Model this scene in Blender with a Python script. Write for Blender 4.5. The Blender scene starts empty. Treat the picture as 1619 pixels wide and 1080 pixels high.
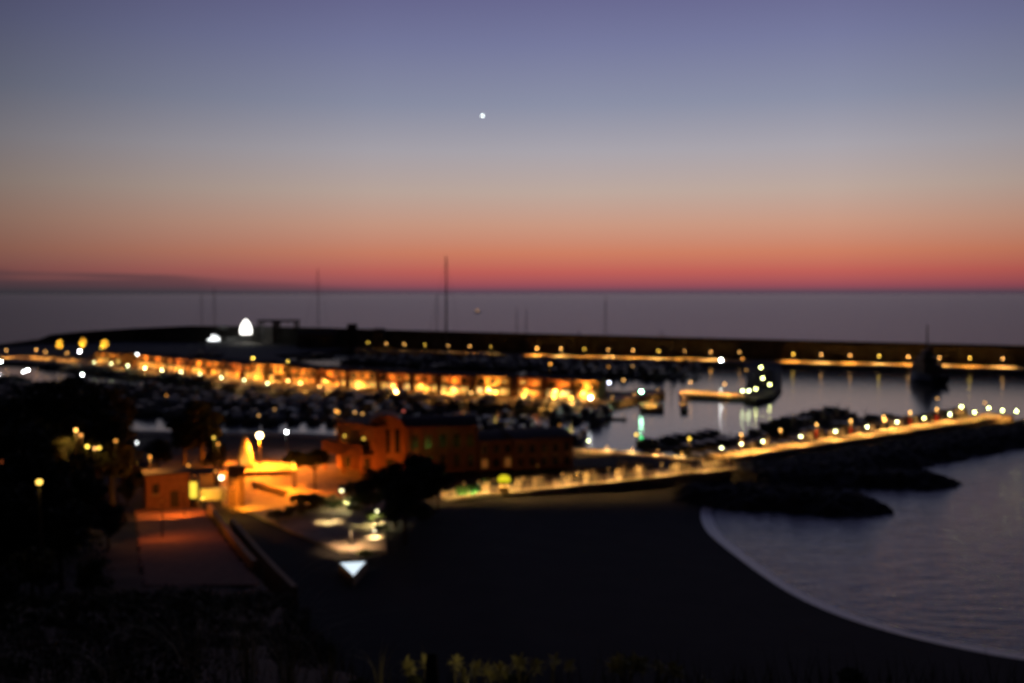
import bpy, math, random
import numpy as np
from mathutils import Vector
random.seed(7)
R = math.radians
SC = bpy.context.scene
COL = SC.collection

# ------------------------------------------------------------------ camera
F, CX, CY, HZ, CAMZ = 1574.0, 809.5, 540.0, 465.0, 42.0      # photograph: focal length, centre, horizon row (px), eye height (m)
PITCH = math.atan((CY - HZ) / F)
cam = bpy.data.objects.new('camera', bpy.data.cameras.new('camera'))
COL.objects.link(cam)
cam.location = (0, 0, CAMZ)
cam.rotation_euler = (R(90) - PITCH, 0, 0)
cam.data.sensor_width = 36
cam.data.lens = F / 1619 * 36
cam.data.clip_start = 0.1
cam.data.clip_end = 200000
cam.data.dof.use_dof = True                    # hand-held compact focused on the near plants: everything far is soft
cam.data.dof.focus_distance = 3.0
cam.data.dof.aperture_fstop = 2.1
SC.camera = cam

# ------------------------------------------------------------------ world: clear twilight sky after sunset
def lin(c):
    return tuple(((v / 255 + 0.055) / 1.055) ** 2.4 if v > 10 else v / 255 / 12.92 for v in c)
W = bpy.data.worlds.new('World'); SC.world = W; W.use_nodes = True
nt = W.node_tree; N = nt.nodes; Lk = nt.links; N.clear()
def nd(tree, typ, **kw):
    n = tree.nodes.new(typ)
    for k, v in kw.items(): setattr(n, k, v)
    return n
def mth(tree, op, a, b=None, clamp=False):
    n = tree.nodes.new('ShaderNodeMath'); n.operation = op; n.use_clamp = clamp
    for i, v in enumerate((a, b)):
        if v is None: continue
        if isinstance(v, (int, float)): n.inputs[i].default_value = v
        else: tree.links.new(v, n.inputs[i])
    return n.outputs[0]
tc = nd(nt, 'ShaderNodeTexCoord'); sep = nd(nt, 'ShaderNodeSeparateXYZ')
Lk.new(tc.outputs['Generated'], sep.inputs[0])
SX, SY, SZ = sep.outputs
def ramp(tree, stops, fac, interp='LINEAR'):
    n = tree.nodes.new('ShaderNodeValToRGB'); cr = n.color_ramp; cr.interpolation = interp
    while len(cr.elements) < len(stops): cr.elements.new(0.5)
    for e, (p, c) in zip(cr.elements, stops):
        e.position = p; e.color = (*c, 1)
    tree.links.new(fac, n.inputs[0]); return n.outputs[0]
elev = mth(nt, 'POWER', mth(nt, 'MAXIMUM', SZ, 0.0), 0.5)
sky = ramp(nt, [(0.0, lin((84, 76, 90))), (0.055, lin((98, 74, 88))), (0.092, lin((156, 80, 92))), (0.149, lin((198, 99, 91))),
                (0.203, lin((212, 131, 102))), (0.262, lin((209, 158, 135))), (0.318, lin((196, 174, 163))),
                (0.375, lin((175, 170, 178))), (0.43, lin((144, 149, 172))), (0.49, lin((122, 126, 163))),
                (0.545, lin((102, 101, 144))), (0.64, lin((92, 96, 140))), (0.76, lin((66, 72, 112))), (1.0, lin((16, 17, 30)))], elev)
azx = mth(nt, 'DIVIDE', SX, mth(nt, 'MAXIMUM', SY, 0.12))
azf = ramp(nt, [(0.0, (.12,) * 3), (0.245, (.46,) * 3), (0.33, (.70,) * 3), (0.43, (.93,) * 3), (0.53, (1.0,) * 3), (0.66, (1.0,) * 3), (0.76, (.80,) * 3), (1.0, (.3,) * 3)],
           mth(nt, 'ADD', mth(nt, 'MULTIPLY', azx, 0.5), 0.5, True))
back = ramp(nt, [(0.0, (.08,) * 3), (0.5, (.14,) * 3), (0.85, (1,) * 3)], mth(nt, 'ADD', mth(nt, 'MULTIPLY', SY, 0.5), 0.5, True))
def mixc(tree, a, b, fac, mode='MIX'):
    n = tree.nodes.new('ShaderNodeMixRGB'); n.blend_type = mode
    for i, v in ((0, fac), (1, a), (2, b)):
        if isinstance(v, (int, float)): n.inputs[i].default_value = v
        elif isinstance(v, tuple): n.inputs[i].default_value = (*v, 1)
        else: tree.links.new(v, n.inputs[i])
    return n.outputs[0]
sky = mixc(nt, sky, azf, 1.0, 'MULTIPLY')
sky = mixc(nt, sky, back, 1.0, 'MULTIPLY')
bw_ = nd(nt, 'ShaderNodeRGBToBW'); Lk.new(sky, bw_.inputs[0])
sky = mixc(nt, sky, bw_.outputs[0], mth(nt, 'MULTIPLY', mth(nt, 'MULTIPLY', mth(nt, 'SUBTRACT', -0.05, azx), 2.2, True), mth(nt, 'MULTIPLY', mth(nt, 'SUBTRACT', .34, elev, True), 1.9)))
# low slate cloud bank on the left part of the horizon
mp = nd(nt, 'ShaderNodeMapping'); mp.inputs['Scale'].default_value = (3, 3, 95)
Lk.new(tc.outputs['Generated'], mp.inputs[0])
nz = nd(nt, 'ShaderNodeTexNoise'); nz.inputs['Scale'].default_value = 1.3; nz.inputs['Detail'].default_value = 4
Lk.new(mp.outputs[0], nz.inputs[0])
top_el = mth(nt, 'ADD', mth(nt, 'MULTIPLY', azx, -0.052), -0.0030)              # bank gets taller to the left
dens = mth(nt, 'ADD', mth(nt, 'MULTIPLY', mth(nt, 'SUBTRACT', top_el, SZ), 190.0), mth(nt, 'MULTIPLY', mth(nt, 'SUBTRACT', nz.outputs[0], 0.5), 9.0), True)
lf = mth(nt, 'MULTIPLY', mth(nt, 'SUBTRACT', -0.12, azx), 5.0, True)
sky = mixc(nt, sky, lin((56, 54, 62)), mth(nt, 'MULTIPLY', mth(nt, 'MULTIPLY', dens, lf), .5))
bg = nd(nt, 'ShaderNodeBackground'); Lk.new(sky, bg.inputs[0]); bg.inputs[1].default_value = 0.93
wo = nd(nt, 'ShaderNodeOutputWorld'); Lk.new(bg.outputs[0], wo.inputs[0])
SC.view_settings.view_transform = 'Standard'; SC.view_settings.look = 'None'
SC.view_settings.gamma = 1; SC.view_settings.exposure = 0
SC.cycles.sample_clamp_indirect = 3
SC.cycles.use_denoising = True
SC.cycles.max_bounces = 5

# ------------------------------------------------------------------ geometry of the view -> ground points
cp, sp = math.cos(PITCH), math.sin(PITCH)
def ray(px, py):
    u = (px - CX) / F; v = (CY - py) / F
    return Vector((u, cp + v * sp, -sp + v * cp))
def at(px, py, z=0.0):
    d = ray(px, py); t = (z - CAMZ) / d.z
    return Vector((d.x * t, d.y * t, z))
def atY(px, py, Y):
    d = ray(px, py); t = Y / d.y
    return Vector((d.x * t, Y, CAMZ + d.z * t))

# ------------------------------------------------------------------ materials
MC = {}
def mat(name, col, rough=0.7, metal=0.0, emit=0.0, ecol=None, vary=0.25, scale=3.0, bump=0.0, alpha=None, trans=0.0):
    if name in MC: return MC[name]
    m = bpy.data.materials.new(name); m.use_nodes = True; t = m.node_tree
    b = t.nodes['Principled BSDF']
    if emit > 0 and vary == 0:
        b.inputs['Base Color'].default_value = (*col, 1)
    else:
        c = nd(t, 'ShaderNodeTexCoord'); n = nd(t, 'ShaderNodeTexNoise'); n.inputs['Scale'].default_value = scale; n.inputs['Detail'].default_value = 5
        t.links.new(c.outputs['Object'], n.inputs[0])
        lo = tuple(v * (1 - vary) for v in col); hi = tuple(min(1, v * (1 + vary)) for v in col)
        o = ramp(t, [(0.3, lo), (0.7, hi)], n.outputs[0]); t.links.new(o, b.inputs['Base Color'])
        if bump:
            bn = nd(t, 'ShaderNodeBump'); bn.inputs['Strength'].default_value = bump; bn.inputs['Distance'].default_value = 0.1
            t.links.new(n.outputs[0], bn.inputs['Height']); t.links.new(bn.outputs[0], b.inputs['Normal'])
    b.inputs['Roughness'].default_value = rough; b.inputs['Metallic'].default_value = metal
    if emit > 0:
        b.inputs['Emission Color'].default_value = (*(ecol or col), 1); b.inputs['Emission Strength'].default_value = emit
    if trans: b.inputs['Transmission Weight'].default_value = trans
    if alpha is not None: b.inputs['Alpha'].default_value = alpha
    MC[name] = m; return m

def water_mat(name, rough, wscale, wdist, stretch, base=(0.008, 0.011, 0.018), axis=0.0):
    m = bpy.data.materials.new(name); m.use_nodes = True; t = m.node_tree; b = t.nodes['Principled BSDF']
    b.inputs['Base Color'].default_value = (*base, 1); b.inputs['Roughness'].default_value = rough; b.inputs['IOR'].default_value = 1.33
    c = nd(t, 'ShaderNodeTexCoord'); mpn = nd(t, 'ShaderNodeMapping'); mpn.inputs['Scale'].default_value = (wscale, wscale * stretch, wscale)
    mpn.inputs['Rotation'].default_value = (0, 0, axis)
    t.links.new(c.outputs['Object'], mpn.inputs[0])
    n = nd(t, 'ShaderNodeTexNoise'); n.inputs['Scale'].default_value = 1; n.inputs['Detail'].default_value = 4; n.inputs['Roughness'].default_value = 0.55
    t.links.new(mpn.outputs[0], n.inputs[0])
    bn = nd(t, 'ShaderNodeBump'); bn.inputs['Strength'].default_value = 1; bn.inputs['Distance'].default_value = wdist
    t.links.new(n.outputs[0], bn.inputs['Height']); t.links.new(bn.outputs[0], b.inputs['Normal'])
    return m

# ------------------------------------------------------------------ mesh builder
class MB:
    def __init__(s): s.v = []; s.f = []
    def box(s, x0, x1, y0, y1, z0, z1):
        b = len(s.v); s.v += [(x, y, z) for z in (z0, z1) for y in (y0, y1) for x in (x0, x1)]
        for q in ((0, 2, 3, 1), (4, 5, 7, 6), (0, 1, 5, 4), (2, 6, 7, 3), (0, 4, 6, 2), (1, 3, 7, 5)): s.f.append(tuple(b + i for i in q))
        return s
    def prism(s, pts, z0, z1):
        a = sum(pts[i][0] * pts[(i + 1) % len(pts)][1] - pts[(i + 1) % len(pts)][0] * pts[i][1] for i in range(len(pts)))
        if a < 0: pts = pts[::-1]
        b = len(s.v); n = len(pts)
        s.v += [(p[0], p[1], z0) for p in pts] + [(p[0], p[1], z1) for p in pts]
        s.f.append(tuple(b + i for i in range(n))[::-1]); s.f.append(tuple(b + n + i for i in range(n)))
        for i in range(n): j = (i + 1) % n; s.f.append((b + i, b + j, b + n + j, b + n + i))
        return s
    def tube(s, path, rad, n=8, cap=True):
        path = [Vector(p) for p in path]
        if not isinstance(rad, (list, tuple)): rad = [rad] * len(path)
        b = len(s.v)
        for i, p in enumerate(path):
            d = (path[min(i + 1, len(path) - 1)] - path[max(i - 1, 0)]).normalized()
            a = d.orthogonal().normalized() if abs(d.z) < .95 else Vector((1, 0, 0)); a = (a - d * a.dot(d)).normalized(); c = d.cross(a)
            for k in range(n):
                t = 2 * math.pi * k / n; q = p + (a * math.cos(t) + c * math.sin(t)) * rad[i]; s.v.append(tuple(q))
        for i in range(len(path) - 1):
            for k in range(n):
                k2 = (k + 1) % n; s.f.append((b + i * n + k, b + i * n + k2, b + (i + 1) * n + k2, b + (i + 1) * n + k))
        if cap:
            s.f.append(tuple(b + k for k in range(n))[::-1]); e = b + (len(path) - 1) * n; s.f.append(tuple(e + k for k in range(n)))
        return s
    def lathe(s, prof, n=12, c=(0, 0, 0)):
        b = len(s.v)
        for r, z in prof:
            for k in range(n):
                t = 2 * math.pi * k / n; s.v.append((c[0] + r * math.cos(t), c[1] + r * math.sin(t), c[2] + z))
        for i in range(len(prof) - 1):
            for k in range(n):
                k2 = (k + 1) % n; s.f.append((b + i * n + k, b + i * n + k2, b + (i + 1) * n + k2, b + (i + 1) * n + k))
        return s
    def ball(s, c, r, sz=1.0, n=12, m=7):
        return s.lathe([(r * math.sin(math.pi * i / m) + 1e-4, -r * sz * math.cos(math.pi * i / m)) for i in range(m + 1)], n, c)
    def mesh(s, name):
        me = bpy.data.meshes.new(name); me.from_pydata(s.v, [], s.f); me.update(); return me
    def build(s, name, m, parent=None, smooth=False):
        me = s.mesh(name); me.materials.append(m)
        if smooth: me.polygons.foreach_set('use_smooth', [True] * len(me.polygons))
        o = bpy.data.objects.new(name, me); COL.objects.link(o)
        if parent is not None: o.parent = parent
        return o
def tag(o, label=None, cat=None, group=None, kind=None):
    if label: o['label'] = label
    if cat: o['category'] = cat
    if group: o['group'] = group
    if kind: o['kind'] = kind
    return o
def empty(name, loc, rz=0.0, label=None, cat=None, group=None):
    o = bpy.data.objects.new(name, None); COL.objects.link(o); o.location = loc; o.rotation_euler = (0, 0, rz)
    return tag(o, label, cat, group)
def copy_tree(o, parent=None):
    c = o.copy(); COL.objects.link(c); c.parent = parent
    for ch in o.children: copy_tree(ch, c)
    return c
ORD = ['leftmost', 'second', 'third', 'fourth', 'fifth', 'sixth', 'seventh', 'eighth', 'ninth', 'tenth', 'eleventh', 'twelfth', 'thirteenth',
       'fourteenth', 'fifteenth', 'sixteenth', 'seventeenth', 'eighteenth', 'nineteenth', 'twentieth', 'twenty-first', 'twenty-second', 'twenty-third', 'twenty-fourth', 'twenty-fifth', 'twenty-sixth', 'twenty-seventh', 'twenty-eighth', 'twenty-ninth', 'thirtieth']
_T = ['thirty', 'forty', 'fifty']; _O = ['first', 'second', 'third', 'fourth', 'fifth', 'sixth', 'seventh', 'eighth', 'ninth']
for _t, _th in zip(_T, ['thirtieth', 'fortieth', 'fiftieth']):
    if _th not in ORD: ORD.append(_th)
    ORD += [_t + '-' + q for q in _O]
def ordl(i): return 'leftmost' if i == 0 else ORD[i] + ' from the left'
LD = {}
def spot(parent, loc, power, col, aim=(0, 0, -1), size=150, blend=0.7, soft=0.15):
    key = (power, col, size, blend, soft)
    if key not in LD:
        l = bpy.data.lights.new('lamp_light', 'SPOT'); l.energy = power; l.color = col; l.spot_size = R(size); l.spot_blend = blend; l.shadow_soft_size = soft
        LD[key] = l
    o = bpy.data.objects.new('lamp_light', LD[key]); COL.objects.link(o); o.parent = parent; o.location = loc
    o.rotation_euler = Vector(aim).to_track_quat('-Z', 'Y').to_euler()
    return o
SOD = (1.0, 0.40, 0.06); WARM = (1.0, 0.50, 0.13); YEL = (1.0, 0.66, 0.08); WG = (0.86, 1.0, 0.50); WHT = (0.95, 1.0, 0.98); GRN = (0.05, 1.0, 0.25)
DISC = 22.0
def glow(col, disc, r, dist):
    a = math.pi * (r * 995 / dist) ** 2
    L = disc * max(1.0, DISC / a); L = float('%.2g' % L)
    return mat('lamp_glass_%02d_%02d_%02d_%g' % (col[0] * 99, col[1] * 99, col[2] * 99, L), col, 0.4, emit=L, ecol=col, vary=0)

# ------------------------------------------------------------------ sea
def sheet(name, pts, z, m):
    b = MB(); b.v = [(p[0], p[1], z) for p in pts]; b.f = [tuple(range(len(pts)))]
    return b.build(name, m)
o = sheet('sea', [(-90000, -2000), (90000, -2000), (90000, 90000), (-90000, 90000)], 0.0, water_mat('sea_water', 0.285, 0.12, 1.3, 3.0, base=(0.02, 0.032, 0.05))); tag(o, kind='structure')
HB = [(-420, 270), (-60, 262), (10, 245), (45, 228), (56, 236), (170, 322), (260, 330), (330, 560), (100, 640), (-300, 860), (-420, 800)]
o = sheet('harbour_water', HB, 0.03, water_mat('calm_water', 0.13, 0.35, 0.05, 1.6)); tag(o, kind='structure')

o = sheet('bay_water', [(20, 60), (600, 60), (600, 330), (190, 318), (150, 305), (45, 226), (20, 200)], 0.012, water_mat('bay_ripples', 0.16, 0.16, 0.30, 4.0, base=(0.012, 0.024, 0.036), axis=.45)); tag(o, kind='structure')
# ------------------------------------------------------------------ land: one height field for slope, square and beach
SHORE = [(-700, 300), (-150, 288), (-60, 279), (17, 253), (46, 234), (62, 236), (75, 226), (62, 214), (46, 205)] + [tuple(at(x, y, 0)[:2]) for x, y in ((1122, 795), (1113, 812), (1122, 836), (1150, 862), (1192, 896), (1250, 934), (1330, 972), (1430, 1004), (1530, 1025), (1619, 1040), (1760, 1062), (2000, 1090))] + [(150, 90), (400, 95), (400, -120), (-700, -120)]
def chaikin(p, n):
    for _ in range(n):
        q = []
        for a, b in zip(p[:-1], p[1:]): q += [(a[0] * .75 + b[0] * .25, a[1] * .75 + b[1] * .25), (a[0] * .25 + b[0] * .75, a[1] * .25 + b[1] * .75)]
        p = [p[0]] + q + [p[-1]]
    return p
BAY = chaikin(SHORE[8:22], 2)
SH = np.array(SHORE[:8] + BAY + SHORE[22:], float)
def smooth(a, b, x):
    t = np.clip((x - a) / (b - a), 0, 1); return t * t * (3 - 2 * t)
def sdf(X, Y):
    d = np.full(X.shape, 1e9); inside = np.zeros(X.shape, bool)
    n = len(SH)
    for i in range(n):
        a = SH[i]; b = SH[(i + 1) % n]; e = b - a
        t = np.clip(((X - a[0]) * e[0] + (Y - a[1]) * e[1]) / (e @ e), 0, 1)
        d = np.minimum(d, np.hypot(X - a[0] - t * e[0], Y - a[1] - t * e[1]))
        c = ((a[1] > Y) != (b[1] > Y))
        xi = (b[0] - a[0]) * (Y - a[1]) / ((b[1] - a[1]) if b[1] != a[1] else 1e-9) + a[0]
        inside ^= c & (X < xi)
    return np.where(inside, d, -d)
def nse(X, Y, s, seed=0):
    return (np.sin(X * s + seed) * np.cos(Y * s * 1.13 + seed * 2) + 0.5 * np.sin(X * s * 2.3 + 1.7 + seed) * np.sin(Y * s * 2.1 + .4) + .25 * np.cos(X * s * 5.1 + Y * s * 4.3))
def height(X, Y):
    X = np.asarray(X, float); Y = np.asarray(Y, float)
    sd = sdf(X, Y)
    k = 0.06 + 0.3 * smooth(0, -30, X) + 0.9 * smooth(222, 235, Y)
    beach = np.clip(k * sd, -4, 2.7)
    led = np.interp(Y, [-200, 0, 3, 12, 15, 60, 75, 500], [44, 40.4, 39.7, 37.2, 34.6, 1.0, -6, -6])
    left = np.interp(Y, [-200, 0, 3, 12, 30, 84, 120, 157, 172, 182, 195, 500], [44, 40.4, 39.7, 37.2, 31.5, 15.6, 11.5, 7.8, 4.5, 2.0, -6, -6])
    xr = np.interp(Y, [0, 40, 84, 105, 160, 200], [1, -9, -20, -28.5, -50, -66])
    s = 1 - smooth(0, 7, X - xr)
    hill = np.maximum(led, (left + 6) * s - 6)
    far = smooth(-60, -140, X) * np.interp(Y, [0, 160, 210, 250, 400], [10, 10, 7, 0, 0])
    hill = hill + far
    h = np.where(hill > beach, hill + 0.12 * nse(X, Y, .55) * smooth(3.2, 6, hill), beach)
    return np.where(sd < 0, np.minimum(h, beach), h)
def hz(x, y): return float(height(np.array([x]), np.array([y]))[0])
def grid_mesh(name, xs, ys, fn, m, smoothf=True):
    X, Y = np.meshgrid(xs, ys); Z = fn(X, Y); nx = len(xs)
    v = np.stack([X.ravel(), Y.ravel(), Z.ravel()], 1)
    i = np.arange((len(ys) - 1) * (nx - 1)); r = i // (nx - 1); c = i % (nx - 1); a = r * nx + c
    f = np.stack([a, a + 1, a + nx + 1, a + nx], 1)
    me = bpy.data.meshes.new(name); me.from_pydata(v.tolist(), [], f.tolist()); me.update(); me.materials.append(m)
    if smoothf: me.polygons.foreach_set('use_smooth', [True] * len(me.polygons))
    o = bpy.data.objects.new(name, me); COL.objects.link(o); return o
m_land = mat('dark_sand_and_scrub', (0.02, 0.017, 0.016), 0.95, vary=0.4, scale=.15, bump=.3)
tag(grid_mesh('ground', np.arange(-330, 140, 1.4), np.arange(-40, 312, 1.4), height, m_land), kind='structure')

# surf line where the bay meets the sand
m_surf = mat('surf_foam', (0.55, 0.48, 0.43), 0.3, vary=.15, scale=.8)
sl = BAY
fine = []
for a, b in zip(sl[:-1], sl[1:]):
    for k in range(3): fine.append(Vector((a[0] + (b[0] - a[0]) * k / 3, a[1] + (b[1] - a[1]) * k / 3)))
sm = [sum((fine[min(max(i + j, 0), len(fine) - 1)] for j in range(-1, 2)), Vector((0, 0))) / 3 for i in range(len(fine))]
b = MB()
for i, p in enumerate(sm):
    d = (sm[min(i + 1, len(sm) - 1)] - sm[max(i - 1, 0)]).normalized(); nrm = Vector((-d.y, d.x))
    w = 1.5 * min(1, .25 + i / 30) * (1 + .10 * math.sin(i * .23) + .06 * math.sin(i * .61)); wi = 1.3 + .2 * math.sin(i * .17)
    for q, z in ((p + nrm * w * .75, 0.02), (p, .07), (p - nrm * wi * .8, 0.13)): b.v.append((q.x, q.y, z))
for i in range(len(sm) - 1):
    for j in range(2): k = i * 3 + j; b.f.append((k, k + 1, k + 4, k + 3))
tag(b.build('surf', m_surf, smooth=True), kind='stuff')

# ------------------------------------------------------------------ quays (slabs with vertical sea walls)
m_pave = mat('pale_paving', (0.30, 0.24, 0.17), 0.75, vary=.3, scale=.5)
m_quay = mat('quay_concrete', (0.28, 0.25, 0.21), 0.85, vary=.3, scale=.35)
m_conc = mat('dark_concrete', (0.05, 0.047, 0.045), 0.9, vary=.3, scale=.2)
m_asph = mat('asphalt', (0.05, 0.05, 0.05), 0.9, vary=.3, scale=.5)
def slab(name, pix, z, z0=-3.0, m=m_quay, world=None):
    pts = [at(x, y, z)[:2] for x, y in pix] if world is None else world
    return tag(MB().prism(list(pts), z0, z).build(name, m), kind='structure')
EDGE = [(-120, 568), (0, 571), (100, 575), (200, 586), (300, 598), (400, 609), (500, 617), (600, 624.5), (700, 630.5), (800, 635), (880, 638), (946, 640.5)]
FOOT = [(-120, 553), (0, 549), (80, 543), (200, 539), (400, 541), (640, 552), (849, 559), (1001, 563), (1124, 566), (1254, 569.5), (1390, 573), (1585, 578), (1800, 583.5)]
TOPY = [(-120, 549), (0, 544), (62, 536), (80, 529), (130, 524), (210, 519), (300, 515), (450, 516), (600, 521), (800, 526), (1000, 531), (1200, 536), (1400, 541), (1619, 546), (1800, 550)]
def yint(tab, x): return float(np.interp(x, [p[0] for p in tab], [p[1] for p in tab]))
slab('row_quay', EDGE + [(975, 634), (1052, 620), (1046, 614), (990, 619), (955, 617), (800, 606), (640, 594), (500, 577), (430, 562), (560, 552), (400, 541), (200, 539), (80, 543), (0, 549), (-120, 553)], 2.0, m=mat('dark_yard_asphalt', (0.045, 0.043, 0.042), .9, vary=.3, scale=.3))
_e = [at(x, y, 2.0) for x, y in EDGE[1:] + [(1050, 621)]]; _b = [at(x, y - 9.5 + max(0, (x - 950) * .05), 2.0) for x, y in EDGE[1:] + [(1050, 621)]]
b = MB()
for p_, q_ in zip(_e, _b): b.v += [(p_.x, p_.y + .5, 2.004), (q_.x, q_.y, 2.004)]
for i in range(len(_e) - 1): b.f.append((2 * i, 2 * i + 2, 2 * i + 3, 2 * i + 1))
tag(b.build('pavement', m_pave), kind='structure')
slab('breakwater_quay', [(560, 549)] + FOOT[5:] + [(1800, 590), (1585, 584.5), (1390, 579.5), (1254, 576), (1124, 572.5), (1001, 569), (849, 564.5), (640, 556.5), (560, 553)], 2.0)
# outer breakwater: concrete wall of varying crest, rock slope behind it
b = MB(); xs = [-120, 0, 62, 80, 130, 210, 300, 400, 520, 640, 760, 849, 1001, 1124, 1254, 1390, 1585, 1800]
prev = None
for x in xs:
    f = at(x, yint(FOOT, x), 2.0); n_ = Vector((f.x, f.y, 0)).normalized()
    zt = CAMZ + (f.y + 4) * ray(x, yint(TOPY, x)).z / ray(x, yint(TOPY, x)).y
    g = f + n_ * 4
    row = [(f.x, f.y, -3), (f.x, f.y, zt - 1.2), (f.x + n_.x, f.y + n_.y, zt - 1.2), (f.x + n_.x * 1.4, f.y + n_.y * 1.4, zt), (g.x, g.y, zt), (g.x + n_.x * 6, g.y + n_.y * 6, zt - 2), (g.x + n_.x * 34, g.y + n_.y * 34, -3)]
    base = len(b.v); b.v += row
    if prev is not None:
        for k in range(6): b.f.append((prev + k, prev + k + 1, base + k + 1, base + k))
    prev = base
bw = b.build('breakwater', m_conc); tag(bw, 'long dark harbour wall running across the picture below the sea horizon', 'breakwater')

# near quay along the marina basin, jetty deck, beach promenade, plaza
slab('near_quay', None, 2.95, -3, m_quay, world=[(-300, 291), (-150, 288), (-60, 279), (17, 253), (46, 234), (44, 229), (14, 247), (-60, 272), (-150, 281), (-300, 284)])
JA, JB = Vector((48.5, 237.0)), Vector((158.0, 322.0)); jd = (JB - JA).normalized(); jn = Vector((-jd.y, jd.x))
def jp(t, off): p = JA + (JB - JA) * t + jn * off; return (p.x, p.y)
slab('jetty', None, 3.0, -3, m_quay, world=[jp(0, 2.5), jp(1, 3.5), jp(1.02, 0), jp(1, -5), jp(0, -4)])
PA, PB = at(708, 790, 3.0), at(1172, 741, 3.0); pd = (PB - PA).normalized(); pn = Vector((-pd.y, pd.x, 0))
def pp(t, off): p = PA + (PB - PA) * t + pn * off; return (p.x, p.y)
slab('promenade', None, 3.0, 0, m_pave, world=[pp(0, 0), pp(1, 0), pp(1, 9), pp(0, 9)])
m_dim = mat('earth', (0.06, 0.05, 0.04), 0.95, vary=.3, scale=.4)
slab('square', [(340, 728), (640, 738), (640, 772), (605, 800), (612, 872), (540, 872), (455, 838), (400, 812), (352, 796)], 3.0, 0, m_pave)
slab('side_pier', [(1073, 617), (1188, 622), (1186, 628), (1085, 624.5), (1088, 646), (1076, 646)], 1.5, -2, m_quay)
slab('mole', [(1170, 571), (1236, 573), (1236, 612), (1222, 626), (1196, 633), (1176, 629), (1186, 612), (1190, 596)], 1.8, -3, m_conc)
slab('end_quay', [(1010, 637), (1050, 637), (1050, 644), (1012, 644)], 1.6, -2, m_quay)

# ------------------------------------------------------------------ rock mounds
m_rock = mat('rock_armour', (0.07, 0.065, 0.06), 0.95, vary=.45, scale=.5, bump=.4)
rg = np.random.RandomState(3)
def mound(name, a, c, half, top, label, cat, step=1.1, wl=None, z0=-2.0):
    a = Vector(a); c = Vector(c); d = (c - a); Ln = d.length; d = d / Ln; n_ = Vector((-d.y, d.x))
    us = np.arange(-half, Ln + half + step, step); vs = np.arange(-half - 2, half + 2 + step, step)
    U, V = np.meshgrid(us, vs); n = U.shape
    Uj = U + rg.uniform(-.35, .35, n) * step; Vj = V + rg.uniform(-.35, .35, n) * step
    dd = np.hypot(np.maximum(0, np.maximum(-Uj, Uj - Ln)), Vj) + 1.3 * nse(Uj, Vj, .35, 2)
    Z = np.clip((1 - dd / half) * top * 1.9, -4, top) + rg.uniform(-.5, .5, n) * .8
    Z = np.maximum(Z, z0)
    b = MB(); X = a.x + d.x * Uj + n_.x * Vj; Y = a.y + d.y * Uj + n_.y * Vj
    b.v = np.stack([X.ravel(), Y.ravel(), Z.ravel()], 1).tolist(); nx = n[1]
    for r_ in range(n[0] - 1):
        for q in range(nx - 1):
            k = r_ * nx + q
            if max(Z[r_, q], Z[r_ + 1, q + 1], Z[r_, q + 1], Z[r_ + 1, q]) > -1.9: b.f.append((k, k + 1, k + nx + 1, k + nx))
    return tag(b.build(name, m_rock), label, cat)
g1a, g1b = at(1120, 780, 1), at(1325, 793, 1)
mound('rock_groyne', g1a[:2], g1b[:2], 9.5, 2.6, 'low dark rock groyne nearest the beach, its tip pointing right into the bay', 'groyne')
g2a, g2b = at(1270, 752, 1), at(1452, 756, 1)
mound('rock_groyne', g2a[:2], g2b[:2], 8.0, 2.4, 'low dark rock groyne behind the first one, between it and the lit jetty', 'groyne')
mound('rock_revetment', jp(-.02, -16), jp(1.12, -18), 13, 2.9, 'dark rock slope along the seaward side of the lit jetty', 'rocks')
mound('rock_heap', at(1208, 590, 1)[:2], at(1206, 616, 1)[:2], 7, 2.2, 'dark rocks at the head of the lamp-ringed mole', 'rocks')

# ------------------------------------------------------------------ lamps
m_pole = mat('lamp_pole_metal', (0.06, 0.055, 0.05), 0.5, .6)
m_red = mat('red_paint', (0.4, 0.03, 0.02), 0.5)
def lamp(loc, h, col, disc, r=0.3, power=0, pcol=None, size=150, label='', group=None, cat='lamp', name='street_lamp', kind='globe', soft=.15, aim=(0, 0, -1), ph=None):
    dist = math.hypot(loc[0], loc[1]) if loc[1] > 60 else 60
    e = empty(name, loc, 0, label, cat, group)
    pr = 0.06 + 0.006 * h
    MB().tube([(0, 0, 0), (0, 0, .5), (0, 0, h - r)], [pr * 1.6, pr, pr * .7], 8).build('pole', m_pole, e)
    g = glow(col, disc, r, dist)
    if kind == 'globe':
        MB().ball((0, 0, h), r).build('globe', g, e, True)
        MB().lathe([(r * .5, h + r * .86), (r * .3, h + r * 1.1), (.01, h + r * 1.25)], 10).build('cap', m_pole, e)
    elif kind == 'hood':
        MB().lathe([(r * .15, h - r * 1.5), (r, h - r * 1.2), (r * 1.05, h + .2 * r), (r * .4, h + r * .5)], 10).build('globe', g, e)
        MB().lathe([(r * 1.35, h + .25 * r), (r * 1.1, h + r * .75), (.02, h + r * 1.25)], 10).build('hood', m_pole, e)
    elif kind == 'arm':
        dr = Vector((-loc[0], -loc[1], 0)).normalized()
        MB().tube([(0, 0, h - r), (dr.x * .6, dr.y * .6, h + .25), (dr.x * 1.6, dr.y * 1.6, h + .3)], pr * .6, 6).build('arm', m_pole, e)
        MB().ball((dr.x * 1.6, dr.y * 1.6, h), r, .7).build('globe', g, e, True)
    if power:
        ax = Vector((aim[0], aim[1], 0)); ax = ax.normalized() if ax.length > .01 else Vector((-loc[0], -loc[1], 0)).normalized()
        ox = ax * (1.6 if kind == 'arm' else pr * 1.8 + soft + .12)
        spot(e, (ox.x, ox.y, (h - r * .9) if kind == 'arm' else h - 1.3 * r), power, pcol or col, aim, size, .3, soft)
    return e
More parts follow.
